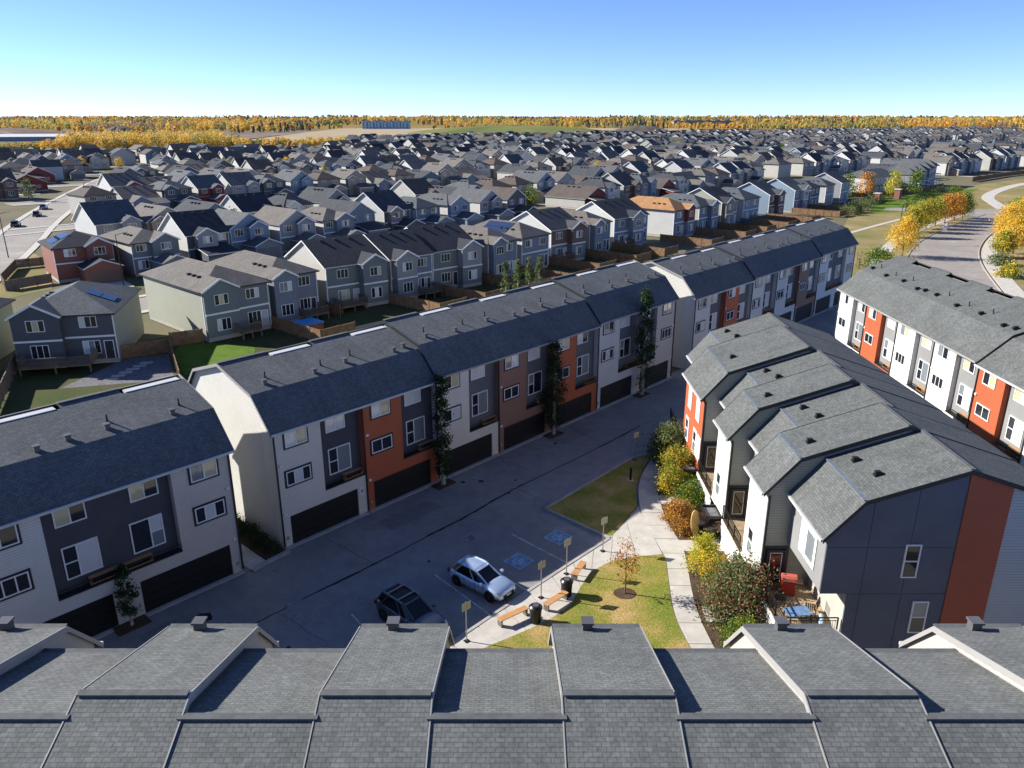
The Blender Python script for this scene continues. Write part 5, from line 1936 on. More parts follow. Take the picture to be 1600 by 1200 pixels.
for i, (lb, p, kd, pal, h, r_, nc, nl, sz) in enumerate(SH):
    tree('shrub', lb, (p[0], p[1], 0.1), kd, pal, h, r_, 0.1, int(nc * 1.4), int(nl * 2.8), sz * 0.86, 60 + i, 'shrub')
# trees along the main road
RT = [
    ('gold', 8.6, 2.9, (81.0, 159.0), 'big golden tree nearest the road bend on its left side'),
    ('goldgreen', 7.6, 2.4, (95.8, 186.0), 'gold and green roadside tree second from the near end'),
    ('goldgreen', 7.8, 2.6, (102.3, 195.0), 'yellow-green roadside tree third from the near end'),
    ('mixed', 7.8, 2.7, (107.6, 201.4), 'golden roadside tree fourth from the near end'),
    ('goldgreen', 7.6, 2.6, (113.0, 207.2), 'mottled roadside tree fifth from the near end'),
    ('orange', 8.2, 2.9, (118.5, 212.8), 'orange roadside tree sixth from the near end'),
    ('orange', 7.8, 2.6, (124.0, 218.0), 'rust-orange roadside tree seventh from the near end'),
    ('green', 7.4, 2.5, (129.0, 223.0), 'green roadside tree last before the junction'),
    ('gold', 9.2, 3.0, (112.5, 176.2), 'golden tree at the right frame edge by the pavement'),
    ('gold', 8.8, 2.9, (117.5, 182.2), 'yellow tree right behind the golden one at the frame edge'),
    ('goldgreen', 8.4, 2.8, (123.4, 190.5), 'golden tree third along the right side of the road'),
    ('gold', 8.6, 2.8, (129.5, 198.0), 'golden tree fourth along the right side of the road'),
    ('gold', 8.4, 2.8, (135.5, 205.0), 'golden tree fifth along the right side of the road'),
    ('green', 8.6, 2.6, (146.5, 217.0), 'green tree at the right frame edge above the golden row'),
    ('goldgreen', 5.4, 2.2, (101.4, 158.5), 'low gold-green tree at the pavement on the right'),
    ('gold', 8.4, 2.8, (106.5, 163.0), 'golden tree cut by the right frame edge above the timber fence'),
    ('green', 7.5, 2.5, (186.0, 268.0), 'green tree beside the winding park path'),
]
for i, (pal, h, r_, p, lb) in enumerate(RT):
    tree('street_tree', lb, p, 'oval', pal, h * 0.88, r_, 1.7, 95, 5200, 0.27, 100 + i, group='trees lining the main road')
PB = [((66, 137), 2.6, 2.2, 'olive'), ((71, 148), 3.2, 2.6, 'green'), ((64, 128), 1.8, 1.6, 'olive'), ((108.5, 243), 2.4, 3.2, 'olive'), ((114, 251), 3.0, 2.8, 'olive'), ((100, 232), 2.4, 2.6, 'olive'), ((104, 237), 2.6, 2.4, 'dark'), ((128, 250), 2.8, 3.0, 'green'), ((137, 262), 2.8, 3.0, 'dark'),
      ((120, 262), 2.6, 2.4, 'olive'), ((126, 270), 2.0, 2.6, 'dark'), ((150, 283), 2.6, 2.6, 'dark'), ((160, 292), 2.4, 2.8, 'olive'), ((170, 302), 2.2, 2.4, 'green'), ((96, 150), 2.2, 2.0, 'olive'), ((90, 138), 2.4, 1.8, 'goldgreen'), ((76, 158), 1.6, 1.8, 'olive')]
for i, (p, h, r_, pal) in enumerate(PB):
    tree('park_shrub', '%s park shrub counted outward from the near corner, %s leaves' % (nth(i), {'olive': 'olive', 'green': 'green', 'dark': 'dark green', 'goldgreen': 'gold and green'}[pal]), p, 'bush', pal, h, r_, 0.1, 50, 1300, 0.30, 200 + i, 'shrub', 'park shrubs')
for i, (p, pal) in enumerate((((127, 283), 'orange'), ((139, 287), 'yellowgreen'), ((150, 293), 'green'), ((118, 276), 'green'))):
    tree('garden_tree', ['orange small tree before the white attached houses', 'yellow-green tree before the white attached houses', 'plain green tree before the white attached houses', 'green tree left of the orange garden tree'][i], p, 'oval', pal, 8.5, 3.0, 1.2, 60, 1600, 0.45, 240 + i)
# scattered small trees in the streets behind
rg_ = random.Random(12)
SPOT = [((-44.9, 104.6), 'yellowgreen', 4.4, 1.4, 'small yellow-green tree by the driveway beside the cream side wall'), ((-104, 136), 'goldgreen', 4.6, 1.9, 'gold-green tree on the far left verge'), ((-97, 121), 'yellowgreen', 4.2, 2.0, 'bushy yellow-green tree at the left frame edge'),
        ((3, 224), 'yellowgreen', 5.0, 1.6, 'bright small street tree above the solar-panelled roof')]
for i, (p, pal, h, r_, lb) in enumerate(SPOT):
    tree('garden_tree', lb, p, 'oval', pal, h, r_, 1.0, 50, 1300, 0.22, 300 + i)
k_ = 0
seen = []
while k_ < 84:
    s, off = rg_.uniform(-200, 620), rg_.choice([c[0] for c in offs if 150 < c[0] < 520]) + rg_.uniform(-12, -5)
    p = frame_pt(s, off)
    q = project(p[0], p[1], 4)
    if not q or not (0 < q[0] < 1600) or not far_limit(*p) or near_poly(p[0], p[1], LEFT_ROAD, 7):
        continue
    if any(math.hypot(p[0] - c[1][0], p[1] - c[1][1]) < 7 for c in NEAR):
        continue
    pal = rg_.choice(['goldgreen', 'gold', 'green', 'yellowgreen', 'olive', 'dark'])
    tree('yard_tree', '%s-leaved yard tree, %s in order of nearness among the rear rows' % ({'goldgreen': 'gold-green', 'gold': 'gold', 'green': 'green', 'yellowgreen': 'lime', 'olive': 'olive', 'dark': 'dark'}[pal], nth(k_)), p, 'oval', pal, rg_.uniform(4.5, 8), rg_.uniform(1.5, 2.6), 1.0, 40, 650, 0.5, 400 + k_, group='yard trees between the rear rows')
    k_ += 1

# ------------------------------------------------------------------ fences
FCACHE = {}


def fence(label, P, h=1.75, mat=None, cat='fence', group=None, step=2.4):
    o = thing('timber_fence', label, cat, (P[0][0], P[0][1], 0), 0, group)
    mat = mat or WOOD
    for a, b in zip(P, P[1:]):
        ln = math.hypot(b[0] - a[0], b[1] - a[1])
        n = max(1, int(round(ln / step)))
        ang = math.atan2(b[1] - a[1], b[0] - a[0])
        w = ln / n
        key = (round(w, 2), h, mat.name)
        if key not in FCACHE:
            mb = MB()
            m = max(4, int(w / 0.145))
            for i in range(m):
                x0, x1 = 0.05 + (w - 0.1) * i / m, 0.05 + (w - 0.1) * (i + 1) / m - 0.008
                y = 0.0 if i % 2 else 0.012
                mb.box(x0, x1, y - 0.012, y + 0.012, 0.05, h - 0.06, 0, skip='b')
            mb.box(0.05, w - 0.05, -0.05, 0.05, h - 0.06, h - 0.02, 0)
            mb.box(0.05, w - 0.05, 0.026, 0.06, 0.3, 0.4, 0)
            mb.box(0.05, w - 0.05, 0.026, 0.06, h - 0.5, h - 0.4, 0)
            FCACHE[key] = (mb.mesh('fence_panel', [mat]), MB().box(-0.06, 0.06, -0.06, 0.06, -0.1, h + 0.06).mesh('post', [mat]))
        pm, po = FCACHE[key]
        for i in range(n):
            x, y = a[0] + (b[0] - a[0]) * i / n - P[0][0], a[1] + (b[1] - a[1]) * i / n - P[0][1]
            link('fence_panel', pm, o, (x, y, 0), ang)
            link('post', po, o, (x, y, 0), ang)
    link('post', po, o, (P[-1][0] - P[0][0], P[-1][1] - P[0][1], 0), ang)
    return o


GF = 'timber fences between the back yards'
gaps = [((-33.6, 102.6), 12, 'left of the hot tub'), ((-27.6, 110.8), 3.5, 'between the hot-tub yard and the green-grey house'), ((-19.6, 117.4), 12, 'right of the green-grey house with pale blue door'), ((-13.2, 124.6), 12, 'right of the half-timbered house'), ((-5.4, 133.0), 12, 'right of the house with pale upper bay'),
        ((1.2, 140.0), 12, 'left of the house with solar panels'), ((7.2, 149.6), 12, 'left of the brown upper-storey house'), ((15.4, 158.6), 12, 'right of the brown upper-storey house'), ((21.8, 167.6), 13, 'left of the broad white gable'), ((34.5, 179.5), 13, 'between the broad white gable and orange-tan roof'), ((45.6, 191.8), 13, 'right of the orange-tan roof'),
        ((53.4, 200.6), 13, 'left of the taupe-bayed house'), ((61.6, 209.2), 13, 'left of the white balcony house'), ((71.8, 220.2), 13, 'right of the white balcony house'), ((84.0, 234.2), 14, 'left of the light grey gabled house'), ((92.4, 243.6), 14, 'right of the light grey gabled house')]
for (x, y), ln, lb in gaps:
    e = (x + 0.755 * ln, y - 0.656 * ln)
    P = [(x, y), e]
    if ln > 10:
        P.append((e[0] + U2[0] * 5.5, e[1] + U2[1] * 5.5))
    fence('brown timber yard fence ' + lb, P, group=GF)
fence('tall timber fence with gate at the end of the stepping-stone patio', [(-46.9, 87.6), (-42.3, 90.6)], 1.8, group=GF)
fence('timber fence between the gravel patio and the sunlit side lawn', [(-42.2, 90.7), (-35.8, 78.2)], 1.7, group=GF)
fence('short timber fence joining the cream side wall by the driveway', [(-43.2, 93.2), (-39.8, 95.2)], 1.8, group=GF)
fence('weathered timber fence running off the lower left deck', [(-50.2, 69.5), (-57.4, 84.6)], 1.8, WOODG, group=GF)
fence('grey weathered fence round the red brick house side yard', [(-80.5, 132.5), (-84.5, 126), (-88.6, 131.5), (-95.0, 146), (-90, 150)], 1.7, WOODG, group=GF)
fence('long tan timber fence on the park slope at far right', [(205, 352), (240, 385), (285, 420)], 2.0, group=GF)
fence('timber fence behind the white attached houses by the park', [(108, 268), (120, 280), (141, 290), (158, 304), (176, 322)], 1.8, group=GF)
fence('split timber fence at the right frame edge below the golden trees', [(97, 143), (103, 151), (110, 160)], 1.1, WOODG, group=GF)
mb = MB()
o = thing('iron_fence', 'dark iron fence by the path left of the big golden tree', 'fence', (66, 146, 0), R(66))
mb.box(0, 14, -0.02, 0.02, 1.15, 1.2)
mb.box(0, 14, -0.02, 0.02, 0.15, 0.2)
mb.build('rail', [BLACKM], o)
pm = MB().box(-0.012, 0.012, -0.012, 0.012, 0, 1.3).mesh('picket', [BLACKM])
for i in range(60):
    link('picket', pm, o, (i * 14 / 59.0, 0, 0))

# ------------------------------------------------------------------ white attached houses by the park
AH = thing('attached_houses', 'white and grey attached two-storey houses with long grey roof beside the park', 'houses', (131, 291, 0), R(38))
mb = MB()
mb.box(0, 24, 0, 11, 0, 6.2, 0, skip='bt')
mb.build('wall', [WALLS['white']], AH)
mb = MB()
zr = 6.2 + 0.45 * 5.5
for f_ in ([(-.4, -.4, 6.05), (24.4, -.4, 6.05), (19, 5.5, zr), (5.4, 5.5, zr)], [(24.4, -.4, 6.05), (24.4, 11.4, 6.05), (19, 5.5, zr)], [(24.4, 11.4, 6.05), (-.4, 11.4, 6.05), (5.4, 5.5, zr), (19, 5.5, zr)], [(-.4, 11.4, 6.05), (-.4, -.4, 6.05), (5.4, 5.5, zr)]):
    mb.poly(f_)
mb.build('roof', [ROOFS['slate']], AH)
MB().box(-0.1, 24.1, -0.9, -0.01, 3.0, 3.2).build('porch_roof', [ROOFS['slate']], AH)
for q in range(6):
    window(AH, 1.5, 1.3, 's2', (1.5 + q * 3.7, -0.004, 4.2), 0, None, split=False)
    window(AH, 1.5, 1.5, 's2', (1.5 + q * 3.7, -0.004, 1.1), 0, None, split=False)
AG = thing('attached_houses', 'dark blue-grey attached houses stepping up the slope right of the white ones', 'houses', (155, 306, 0), R(50))
for q in range(5):
    z = 0.5 * q
    x0 = q * 7.4
    mb = MB()
    mb.box(x0, x0 + 7.3, -0.6 * (q % 2), 12, 0, 6.2 + z, 0, skip='bt')
    mb.build('wall', [WALLS['slate' if q % 2 else 'grey']], AG)
    mb = MB()
    zz = 6.1 + z
    zr = zz + 2.6
    for f_ in ([(x0 - .3, -1.2, zz), (x0 + 7.6, -1.2, zz), (x0 + 3.65, 3, zr)], [(x0 + 7.6, -1.2, zz), (x0 + 7.6, 12.4, zz), (x0 + 3.65, 9, zr), (x0 + 3.65, 3, zr)], [(x0 + 7.6, 12.4, zz), (x0 - .3, 12.4, zz), (x0 + 3.65, 9, zr)], [(x0 - .3, 12.4, zz), (x0 - .3, -1.2, zz), (x0 + 3.65, 3, zr), (x0 + 3.65, 9, zr)]):
        mb.poly(f_)
    mb.build('roof', [ROOFS['grey']], AG)
    yy = -0.6 * (q % 2) - 0.004
    window(AG, 1.6, 1.3, 's2', (x0 + 0.9, yy, 4.3 + z), 0, None, split=False)
    window(AG, 1.6, 1.3, 's2', (x0 + 4.4, yy, 4.3 + z), 0, None, split=False)
    window(AG, 2.2, 1.8, 's3', (x0 + 1.2, yy, 1.0 + z), 0, None, split=False)
    mb = MB()
    mb.box(x0 + 0.6, x0 + 5.2, yy - 2.4, yy - 0.02, 0.55 + z, 0.7 + z)
    for xx in (x0 + 0.7, x0 + 5.0):
        mb.box(xx, xx + 0.14, yy - 2.35, yy - 2.2, 0, 3.0 + z)
    mb.box(x0 + 0.5, x0 + 5.3, yy - 2.5, yy - 0.02, 3.0 + z, 3.15 + z)
    mb.build('porch', [WHITE], AG)

# ------------------------------------------------------------------ cars
def paint(name, c, metal=0.5):
    t = NT(name)
    t.base(c)
    t.rough(0.32, 0.5)
    t.b.inputs['Metallic'].default_value = metal
    t.b.inputs['Coat Weight'].default_value = 1.0
    t.b.inputs['Coat Roughness'].default_value = 0.04
    return t.m


TYRE = plain('tyre_rubber', (0.012, 0.012, 0.012), 0.8, 0.1)
RIM = plain('alloy_rim', (0.10, 0.10, 0.11), 0.35, 0.1, 3, 0.5, 0.7)
CGLASS = glass('car_glass', (0.006, 0.007, 0.009), 0.03, 1.55)
LAMP = glass('lamp_lens', (0.55, 0.56, 0.57), 0.08, 1.5)
TAIL = glass('tail_lens', (0.25, 0.01, 0.01), 0.1, 1.5)


def car(label, loc, rz, L, W_, H, pm, suv=False, name='parked_car', detail=True, group=None):
    o = thing(name, label, 'car', (loc[0], loc[1], loc[2] if len(loc) > 2 else -0.02), rz, group)
    hw = W_ / 2
    bl = 0.94 if not suv else 1.06                 # belt line
    # stations along the body: x, half width, shoulder height, bottom
    ST = [(-0.500, 0.70, bl * 0.66, 0.36), (-0.490, 0.84, bl * 0.86, 0.27), (-0.455, 0.93, bl * 1.00, 0.22), (-0.36, 0.985, bl * 1.02, 0.20), (-0.20, 1.0, bl * 1.0, 0.20), (0.0, 1.0, bl * 0.97, 0.20), (0.15, 1.0, bl * 0.97, 0.20),
          (0.24, 0.995, bl * 0.985, 0.20), (0.32, 0.985, bl * 0.94, 0.20), (0.40, 0.95, bl * 0.87, 0.21), (0.455, 0.88, bl * 0.78, 0.22), (0.488, 0.78, bl * 0.66, 0.25), (0.500, 0.66, bl * 0.52, 0.32)]
    rings = []
    for fx, fw, zs, zb in ST:
        x, w = fx * L, fw * hw
        half = [(0.80 * w, zb), (0.97 * w, zb + 0.10), (1.0 * w, zb + (zs - zb) * 0.45), (0.985 * w, zb + (zs - zb) * 0.72), (0.93 * w, zb + (zs - zb) * 0.93), (0.80 * w, zs), (0.40 * w, zs + 0.035), (0.0, zs + 0.045)]
        rings.append([(x, -y, z) for y, z in half] + [(x, y, z) for y, z in reversed(half[:-1])])
    mb = MB()
    for a, b in zip(rings, rings[1:]):
        for i in range(len(a) - 1):
            mb.poly([a[i], b[i], b[i + 1], a[i + 1]])
        mb.poly([a[-1], b[-1], b[0], a[0]])
    mb.poly(rings[0])
    mb.poly(rings[-1][::-1])
    body = mb.build('body', [pm], o, smooth=True)
    bm_ = body.data
    import bmesh
    bmm = bmesh.new()
    bmm.from_mesh(bm_)
    bmesh.ops.remove_doubles(bmm, verts=bmm.verts, dist=0.001)
    bmesh.ops.recalc_face_normals(bmm, faces=bmm.faces)
    bmm.to_mesh(bm_)
    bmm.free()
    # cabin: belt ring to roof ring
    xr, xf = -0.465 * L, 0.235 * L
    rx0, rx1 = (-0.36 * L, 0.015 * L) if not suv else (-0.40 * L, 0.02 * L)
    yb, yr = 0.90 * hw, 0.66 * hw
    zb_ = bl - 0.01
    base = [(xr, 0.80), (-0.36 * L, 0.98), (-0.05 * L, 1.0), (0.12 * L, 0.98), (xf, 0.78)]
    RF = [(rx0, 0.86, H - 0.10), (-0.26 * L, 0.98, H - 0.02), (-0.12 * L, 1.0, H), (-0.04 * L, 0.99, H - 0.01), (rx1, 0.93, H - 0.07)]
    rb = [[(x, sg * f * yb, zb_) for x, f in base] for sg in (-1, 1)]
    rt = [[(x, sg * f * yr, z) for x, f, z in RF] for sg in (-1, 1)]
    mb = MB()
    for i in range(4):
        a, b = rt[0][i], rt[0][i + 1]
        c, d = rt[1][i + 1], rt[1][i]
        m0, m1 = ((a[0] + d[0]) / 2, 0, a[2] + 0.035), ((b[0] + c[0]) / 2, 0, b[2] + 0.035)
        mb.poly([a, b, m1, m0])
        mb.poly([m0, m1, c, d])
    roof_ = mb.build('roof', [pm if not suv else BLACKP], o, smooth=True)
    # pillars and side rails
    mb = MB()
    for s_ in (0, 1):
        for i in range(4):
            mb.bar(rt[s_][i], rt[s_][i + 1], 0.09, 0.07)
        mb.bar(rb[s_][4], rt[s_][4], 0.10, 0.07)
        mb.bar(rb[s_][0], rt[s_][0], 0.16, 0.10)
        mb.bar(rb[s_][1], rt[s_][1], 0.18 if suv else 0.14, 0.06)
        mid_b = ((rb[s_][2][0] + rb[s_][3][0]) / 2 - 0.1, rb[s_][2][1], zb_)
        mb.bar(mid_b, rt[s_][2], 0.07, 0.03)
    mb.bar(rt[0][4], rt[1][4], 0.08, 0.06)
    mb.bar(rt[0][0], rt[1][0], 0.14, 0.08)
    mb.build('pillars', [pm], o)
    # glass
    MB().poly([rb[0][4], rb[1][4], rt[1][4], rt[0][4]]).build('windscreen', [CGLASS], o)
    MB().poly([rb[1][0], rb[0][0], rt[0][0], rt[1][0]]).build('rear_window', [CGLASS], o)
    for s_ in (0, 1):
        for i0, i1 in ((0, 2), (2, 4)):
            mb = MB()
            for i in range(i0, i1):
                mb.poly([rb[s_][i], rb[s_][i + 1], rt[s_][i + 1], rt[s_][i]])
            mb.build('side_window', [CGLASS], o)
    # wheels
    rw = 0.33 if not suv else 0.37
    for x in (-0.31 * L, 0.315 * L):
        for sg in (-1, 1):
            MB().tube((x, sg * (hw - 0.30), rw + 0.03), (x, sg * (hw + 0.004), rw + 0.03), rw + 0.06, rw + 0.06, 18).build('wheel_arch', [BLACKP], o)
            wh = MB().tube((x, sg * (hw - 0.2), rw), (x, sg * (hw + 0.02), rw), rw, rw, 20).build('wheel', [TYRE], o, smooth=False)
            mb = MB()
            mb.tube((x, sg * (hw + 0.012), rw), (x, sg * (hw + 0.024), rw), rw * 0.3, rw * 0.26, 12)
            for q in range(5):
                a = q * 2 * math.pi / 5
                mb.bar((x, sg * (hw + 0.022), rw), (x + math.cos(a) * rw * 0.66, sg * (hw + 0.022), rw + math.sin(a) * rw * 0.66), 0.07, 0.02)
            mb.build('rim', [RIM], wh)
    if detail:
        zl = bl * 0.66
        for sg in (-1, 1):
            mb = MB()
            mb.poly([(0.497 * L, sg * 0.50 * hw, zl - 0.02), (0.47 * L, sg * 0.86 * hw, zl + 0.02), (0.415 * L, sg * 0.955 * hw, zl + 0.14), (0.43 * L, sg * 0.86 * hw, zl + 0.155), (0.478 * L, sg * 0.55 * hw, zl + 0.08)])
            mb.build('headlight', [LAMP], o)
            mb = MB()
            mb.box(-0.502 * L, -0.47 * L, min(sg * 0.62 * hw, sg * 0.93 * hw), max(sg * 0.62 * hw, sg * 0.93 * hw), bl * 0.72, bl * 0.93)
            mb.build('tail_light', [TAIL], o)
            mb = MB()
            mb.box(0.155 * L, 0.195 * L, min(sg * (hw - 0.02), sg * (hw + 0.18)), max(sg * (hw - 0.02), sg * (hw + 0.18)), bl + 0.0, bl + 0.14)
            mb.build('mirror', [pm], o)
            for xx in (-0.13 * L, 0.075 * L):
                MB().box(xx, xx + 0.2, sg * hw - 0.02, sg * hw + 0.025, bl * 0.80, bl * 0.84).build('door_handle', [pm], o)
        mb = MB()
        mb.box(0.485 * L, 0.503 * L, -0.52 * hw, 0.52 * hw, 0.34, 0.55)
        mb.build('grille', [BLACKP], o)
        MB().box(0.494 * L, 0.506 * L, -0.20, 0.20, 0.42, 0.52).build('number_plate', [WHITE], o)
        MB().box(0.40 * L, 0.502 * L, -0.62 * hw, 0.62 * hw, 0.215, 0.26).build('lower_bumper', [BLACKP], o)
        MB().tube((-0.33 * L, 0, H), (-0.36 * L, 0, H + 0.13), 0.012, 0.008, 6).build('aerial', [BLACKP], roof_)
        for a0 in (0, 1):
            pass
        # shut lines of the doors
        mb = MB()
        for sg in (-1, 1):
            for xx in (-0.16 * L, 0.045 * L, 0.2 * L):
                mb.box(xx, xx + 0.014, sg * hw * 0.99 - 0.012, sg * hw * 0.99 + 0.012, 0.32, bl * 0.9)
        mb.build('shut_line', [BLACKP], o)
        if suv:
            for sg in (-1, 1):
                MB().bar((-0.36 * L, sg * yr * 0.98, H + 0.05), (0.0, sg * yr * 0.98, H + 0.04), 0.05, 0.05).build('roof_rail', [GALV], o)
            for xx in (-0.28 * L, -0.08 * L):
                MB().bar((xx, -yr, H + 0.10), (xx, yr, H + 0.10), 0.09, 0.035).build('cross_bar', [GALV], o)
    return o


SILVER = paint('silver_paint', (0.52, 0.64, 0.80), 0.55)
NAVYP = paint('graphite_blue_paint', (0.07, 0.085, 0.11), 0.6)
WHITEP = paint('white_car_paint', (0.72, 0.72, 0.72), 0.0)
BLACKC = paint('black_car_paint', (0.012, 0.012, 0.014), 0.3)
REDP = paint('red_car_paint', (0.35, 0.02, 0.015), 0.2)
BLUEC = paint('blue_car_paint', (0.05, 0.22, 0.50), 0.3)
GREYC = paint('grey_car_paint', (0.18, 0.19, 0.20), 0.5)
car('silver hatchback parked facing the sidewalk bins', (-1.85, 40.65), R(-40), 4.32, 1.80, 1.47, SILVER)
car('dark graphite crossover with silver roof bars, partly behind the bottom roof', (-5.75, 37.0), R(-43), 4.65, 1.88, 1.66, NAVYP, True)
FARCARS = [((-142, 262), 112, WHITEP, 'white car on the left street beside the dark parked ones'), ((-128.5, 257), 40, GREYC, 'grey car parked at an angle on a driveway off the left street'), ((-119.5, 262), 40, WHITEP, 'white car on the driveway right of the left street'), ((-139, 228), 112, BLACKC, 'black car at the kerb of the left street'),
           ((-131.8, 206), 112, BLACKC, 'black car parked nearest on the left street'), ((-147.5, 246), 112, GREYC, 'grey car behind the black ones on the left street'), ((-43.0, 110.6), 140, WHITEP, 'white car on the driveway beside the cream side wall'), ((139.5, 203.5), 48, BLUEC, 'blue car behind the golden trees at right'), ((-134, 197), 40, REDP, 'red car on a driveway left of the left street')]
pr = random.Random(6)
cc_ = [WHITEP, GREYC, BLACKC, SILVER, REDP, NAVYP]
cn_ = ['white', 'grey', 'black', 'silver', 'red', 'dark blue']
for i in range(18):
    off_ = [120, 120, offs[8][0] + 26, offs[10][0] + 26][i % 4] if False else 120
    s_ = 60 + i * 11.5 + pr.uniform(-2, 2)
    sd_ = pr.choice([-3.2, 3.2])
    q_ = pr.randrange(6)
    FARCARS.append(((U2[0] * s_ + N2[0] * (off_ + sd_), U2[1] * s_ + N2[1] * (off_ + sd_)), 49 if sd_ < 0 else 229, cc_[q_], '%s car parked on the inner street, %s from its left end' % (cn_[q_], nth(i))))
for p, a, m_, lb in FARCARS:
    car(lb, (p[0], p[1], -0.05), R(a), 4.6, 1.85, 1.6, m_, True, detail=False, group='cars parked in the streets behind')

# ------------------------------------------------------------------ courtyard furniture


def bench(label, a, b):
    dx, dy = b[0] - a[0], b[1] - a[1]
    ln = math.hypot(dx, dy)
    o = thing('park_bench', label, 'bench', (a[0], a[1], 0.12), math.atan2(dy, dx), 'wooden benches along the lawn edge')
    me = MB().box(0, ln, 0, 0.13, 0, 0.05).mesh('plank', [BENCHW])
    for i in range(3):
        link('plank', me, o, (0, -0.2 + i * 0.142, 0.44))
    me = MB().box(0, 0.09, -0.18, 0.2, 0, 0.44).mesh('leg', [plain('bench_leg_grey', (0.12, 0.115, 0.105), 0.7, 0.15)])
    for x in (0.06, ln - 0.15):
        link('leg', me, o, (x, 0, 0))


bench('wooden bench nearest the bottom roofs, left of the first bin', (-0.75, 36.55), (0.85, 37.75))
bench('wooden bench between the two black bins', (1.95, 38.0), (3.25, 39.3))
bench('wooden bench farthest along the lawn edge beyond both bins', (3.85, 41.1), (4.6, 42.6))


def bin_(label, p):
    o = thing('litter_bin', label, 'bin', (p[0], p[1], 0.12), random.uniform(0, 6), 'black litter bins at the lawn edge')
    mb = MB()
    mb.tube((0, 0, 0), (0, 0, 0.92), 0.31, 0.36, 20)
    b = mb.build('bin_body', [BLACKP], o)
    me = MB().box(0.345, 0.36, -0.02, 0.02, 0.08, 0.86).mesh('rib', [BLACKP])
    mb = MB()
    mb.tube((0, 0, 0.92), (0, 0, 0.99), 0.40, 0.40, 20)
    mb.tube((0, 0, 0.99), (0, 0, 1.10), 0.38, 0.27, 20)
    l = mb.build('lid', [BLACKP], o)
    MB().tube((0, 0, 1.10), (0, 0, 1.115), 0.18, 0.18, 16).build('opening', [plain('bin_opening', (0.10, 0.10, 0.11), 0.4)], l)


bin_('black litter bin nearer the bottom roofs', (1.35, 37.05))
bin_('black litter bin farther along by the second sign post', (3.3, 39.65))


def sign(label, p, h=2.55, rz=0.7, z=0.12):
    o = thing('sign_post', label, 'sign', (p[0], p[1], z), rz, 'parking sign posts')
    MB().tube((0, 0, 0), (0, 0, h), 0.035, 0.035, 8).build('post', [GALV], o)
    MB().box(-0.14, 0.14, -0.14, 0.14, 0, 0.03).build('base_plate', [BLACKM], o)
    pm_ = plain('sign_back', (0.44, 0.42, 0.30), 0.5, 0.08)
    me = MB().box(0, 0.27, -0.045, -0.038, 0, 0.48).mesh('sign_plate', [pm_])
    link('sign_plate', me, o, (-0.29, 0, h - 0.5))
    link('sign_plate', me, o, (0.02, 0, h - 0.5))


sign('parking sign post nearest the dark crossover', (-2.5, 35.3))
sign('parking sign post beside the silver hatchback', (1.75, 39.35))
sign('parking sign post just behind the farther bin', (3.45, 41.9))
sign('parking sign post right of the accessible bays', (6.05, 44.6))
sign('lone sign post at the far tip of the grass island', (10.35, 59.0))
o = thing('bollard_light', 'black bollard light on the grass island by the path', 'lamp', (9.45, 55.2, 0.1))
MB().tube((0, 0, 0), (0, 0, 1.0), 0.09, 0.09, 10).build('column', [BLACKM], o)
MB().tube((0, 0, 1.0), (0, 0, 1.06), 0.12, 0.12, 10).build('cap', [BLACKM], o)
MB().box(-0.25, 0.25, -0.25, 0.25, -0.05, 0.03).build('footing', [CONC], o)
# beside the entries
o = thing('tan_board', 'tan oval board leaning upright by the entry', 'board', (12.6, 46.7, 0.1), R(35))
MB().prism([(math.cos(i * 0.393) * 0.42, math.sin(i * 0.393) * 0.95) for i in range(16)], 0, 0.06).build('board', [plain('tan_board', (0.55, 0.36, 0.12), 0.6)], o, (0, 0, 0.95)).rotation_euler = (R(82), 0, 0)
o = thing('patio_chair', 'black lounge chair on the ground patio by the entry', 'chair', (13.5, 46.2, 0.12), R(200))
MB().box(-0.3, 0.3, -0.3, 0.3, 0.36, 0.42).build('seat', [BLACKM], o)
MB().bar((0, 0.3, 0.4), (0, 0.55, 1.0), 0.6, 0.05).build('backrest', [BLACKM], o)
me = MB().box(-0.025, 0.025, -0.025, 0.025, 0, 0.36).mesh('leg', [BLACKM])
for x in (-0.27, 0.27):
    for y in (-0.27, 0.27):
        link('leg', me, o, (x, y, 0))
o = thing('plant_pot', 'round black plant pot beside the tan board', 'pot', (13.0, 47.1, 0.1))
MB().tube((0, 0, 0), (0, 0, 0.7), 0.28, 0.36, 14).build('pot_body', [BLACKP], o)
MB().tube((0, 0, 0.7), (0, 0, 0.74), 0.39, 0.39, 14).build('rim', [BLACKP], o)
# barbecue and seats on the corner deck
RED = plain('barbecue_red', (0.42, 0.035, 0.02), 0.35, 0.1)
o = thing('barbecue', 'red barbecue with rounded hood on the corner deck', 'barbecue', (15.55, 37.0, 2.05), R(-12))
MB().box(-0.35, 0.35, -0.28, 0.28, 0.1, 0.85).build('cabinet', [RED], o)
mb = MB()
for i in range(6):
    a0, a1 = math.pi * i / 6, math.pi * (i + 1) / 6
    mb.poly([(-0.4, math.cos(a0) * 0.3, 0.9 + math.sin(a0) * 0.34), (0.4, math.cos(a0) * 0.3, 0.9 + math.sin(a0) * 0.34), (0.4, math.cos(a1) * 0.3, 0.9 + math.sin(a1) * 0.34), (-0.4, math.cos(a1) * 0.3, 0.9 + math.sin(a1) * 0.34)])
for x in (-0.4, 0.4):
    mb.poly([(x, math.cos(math.pi * i / 6) * 0.3, 0.9 + math.sin(math.pi * i / 6) * 0.34) for i in range(7)])
mb.build('hood', [plain('hood_salmon', (0.55, 0.13, 0.09), 0.4, 0.1)], o)
MB().box(0.37, 0.75, -0.24, 0.24, 0.84, 0.88).build('side_shelf', [DECKW], o)
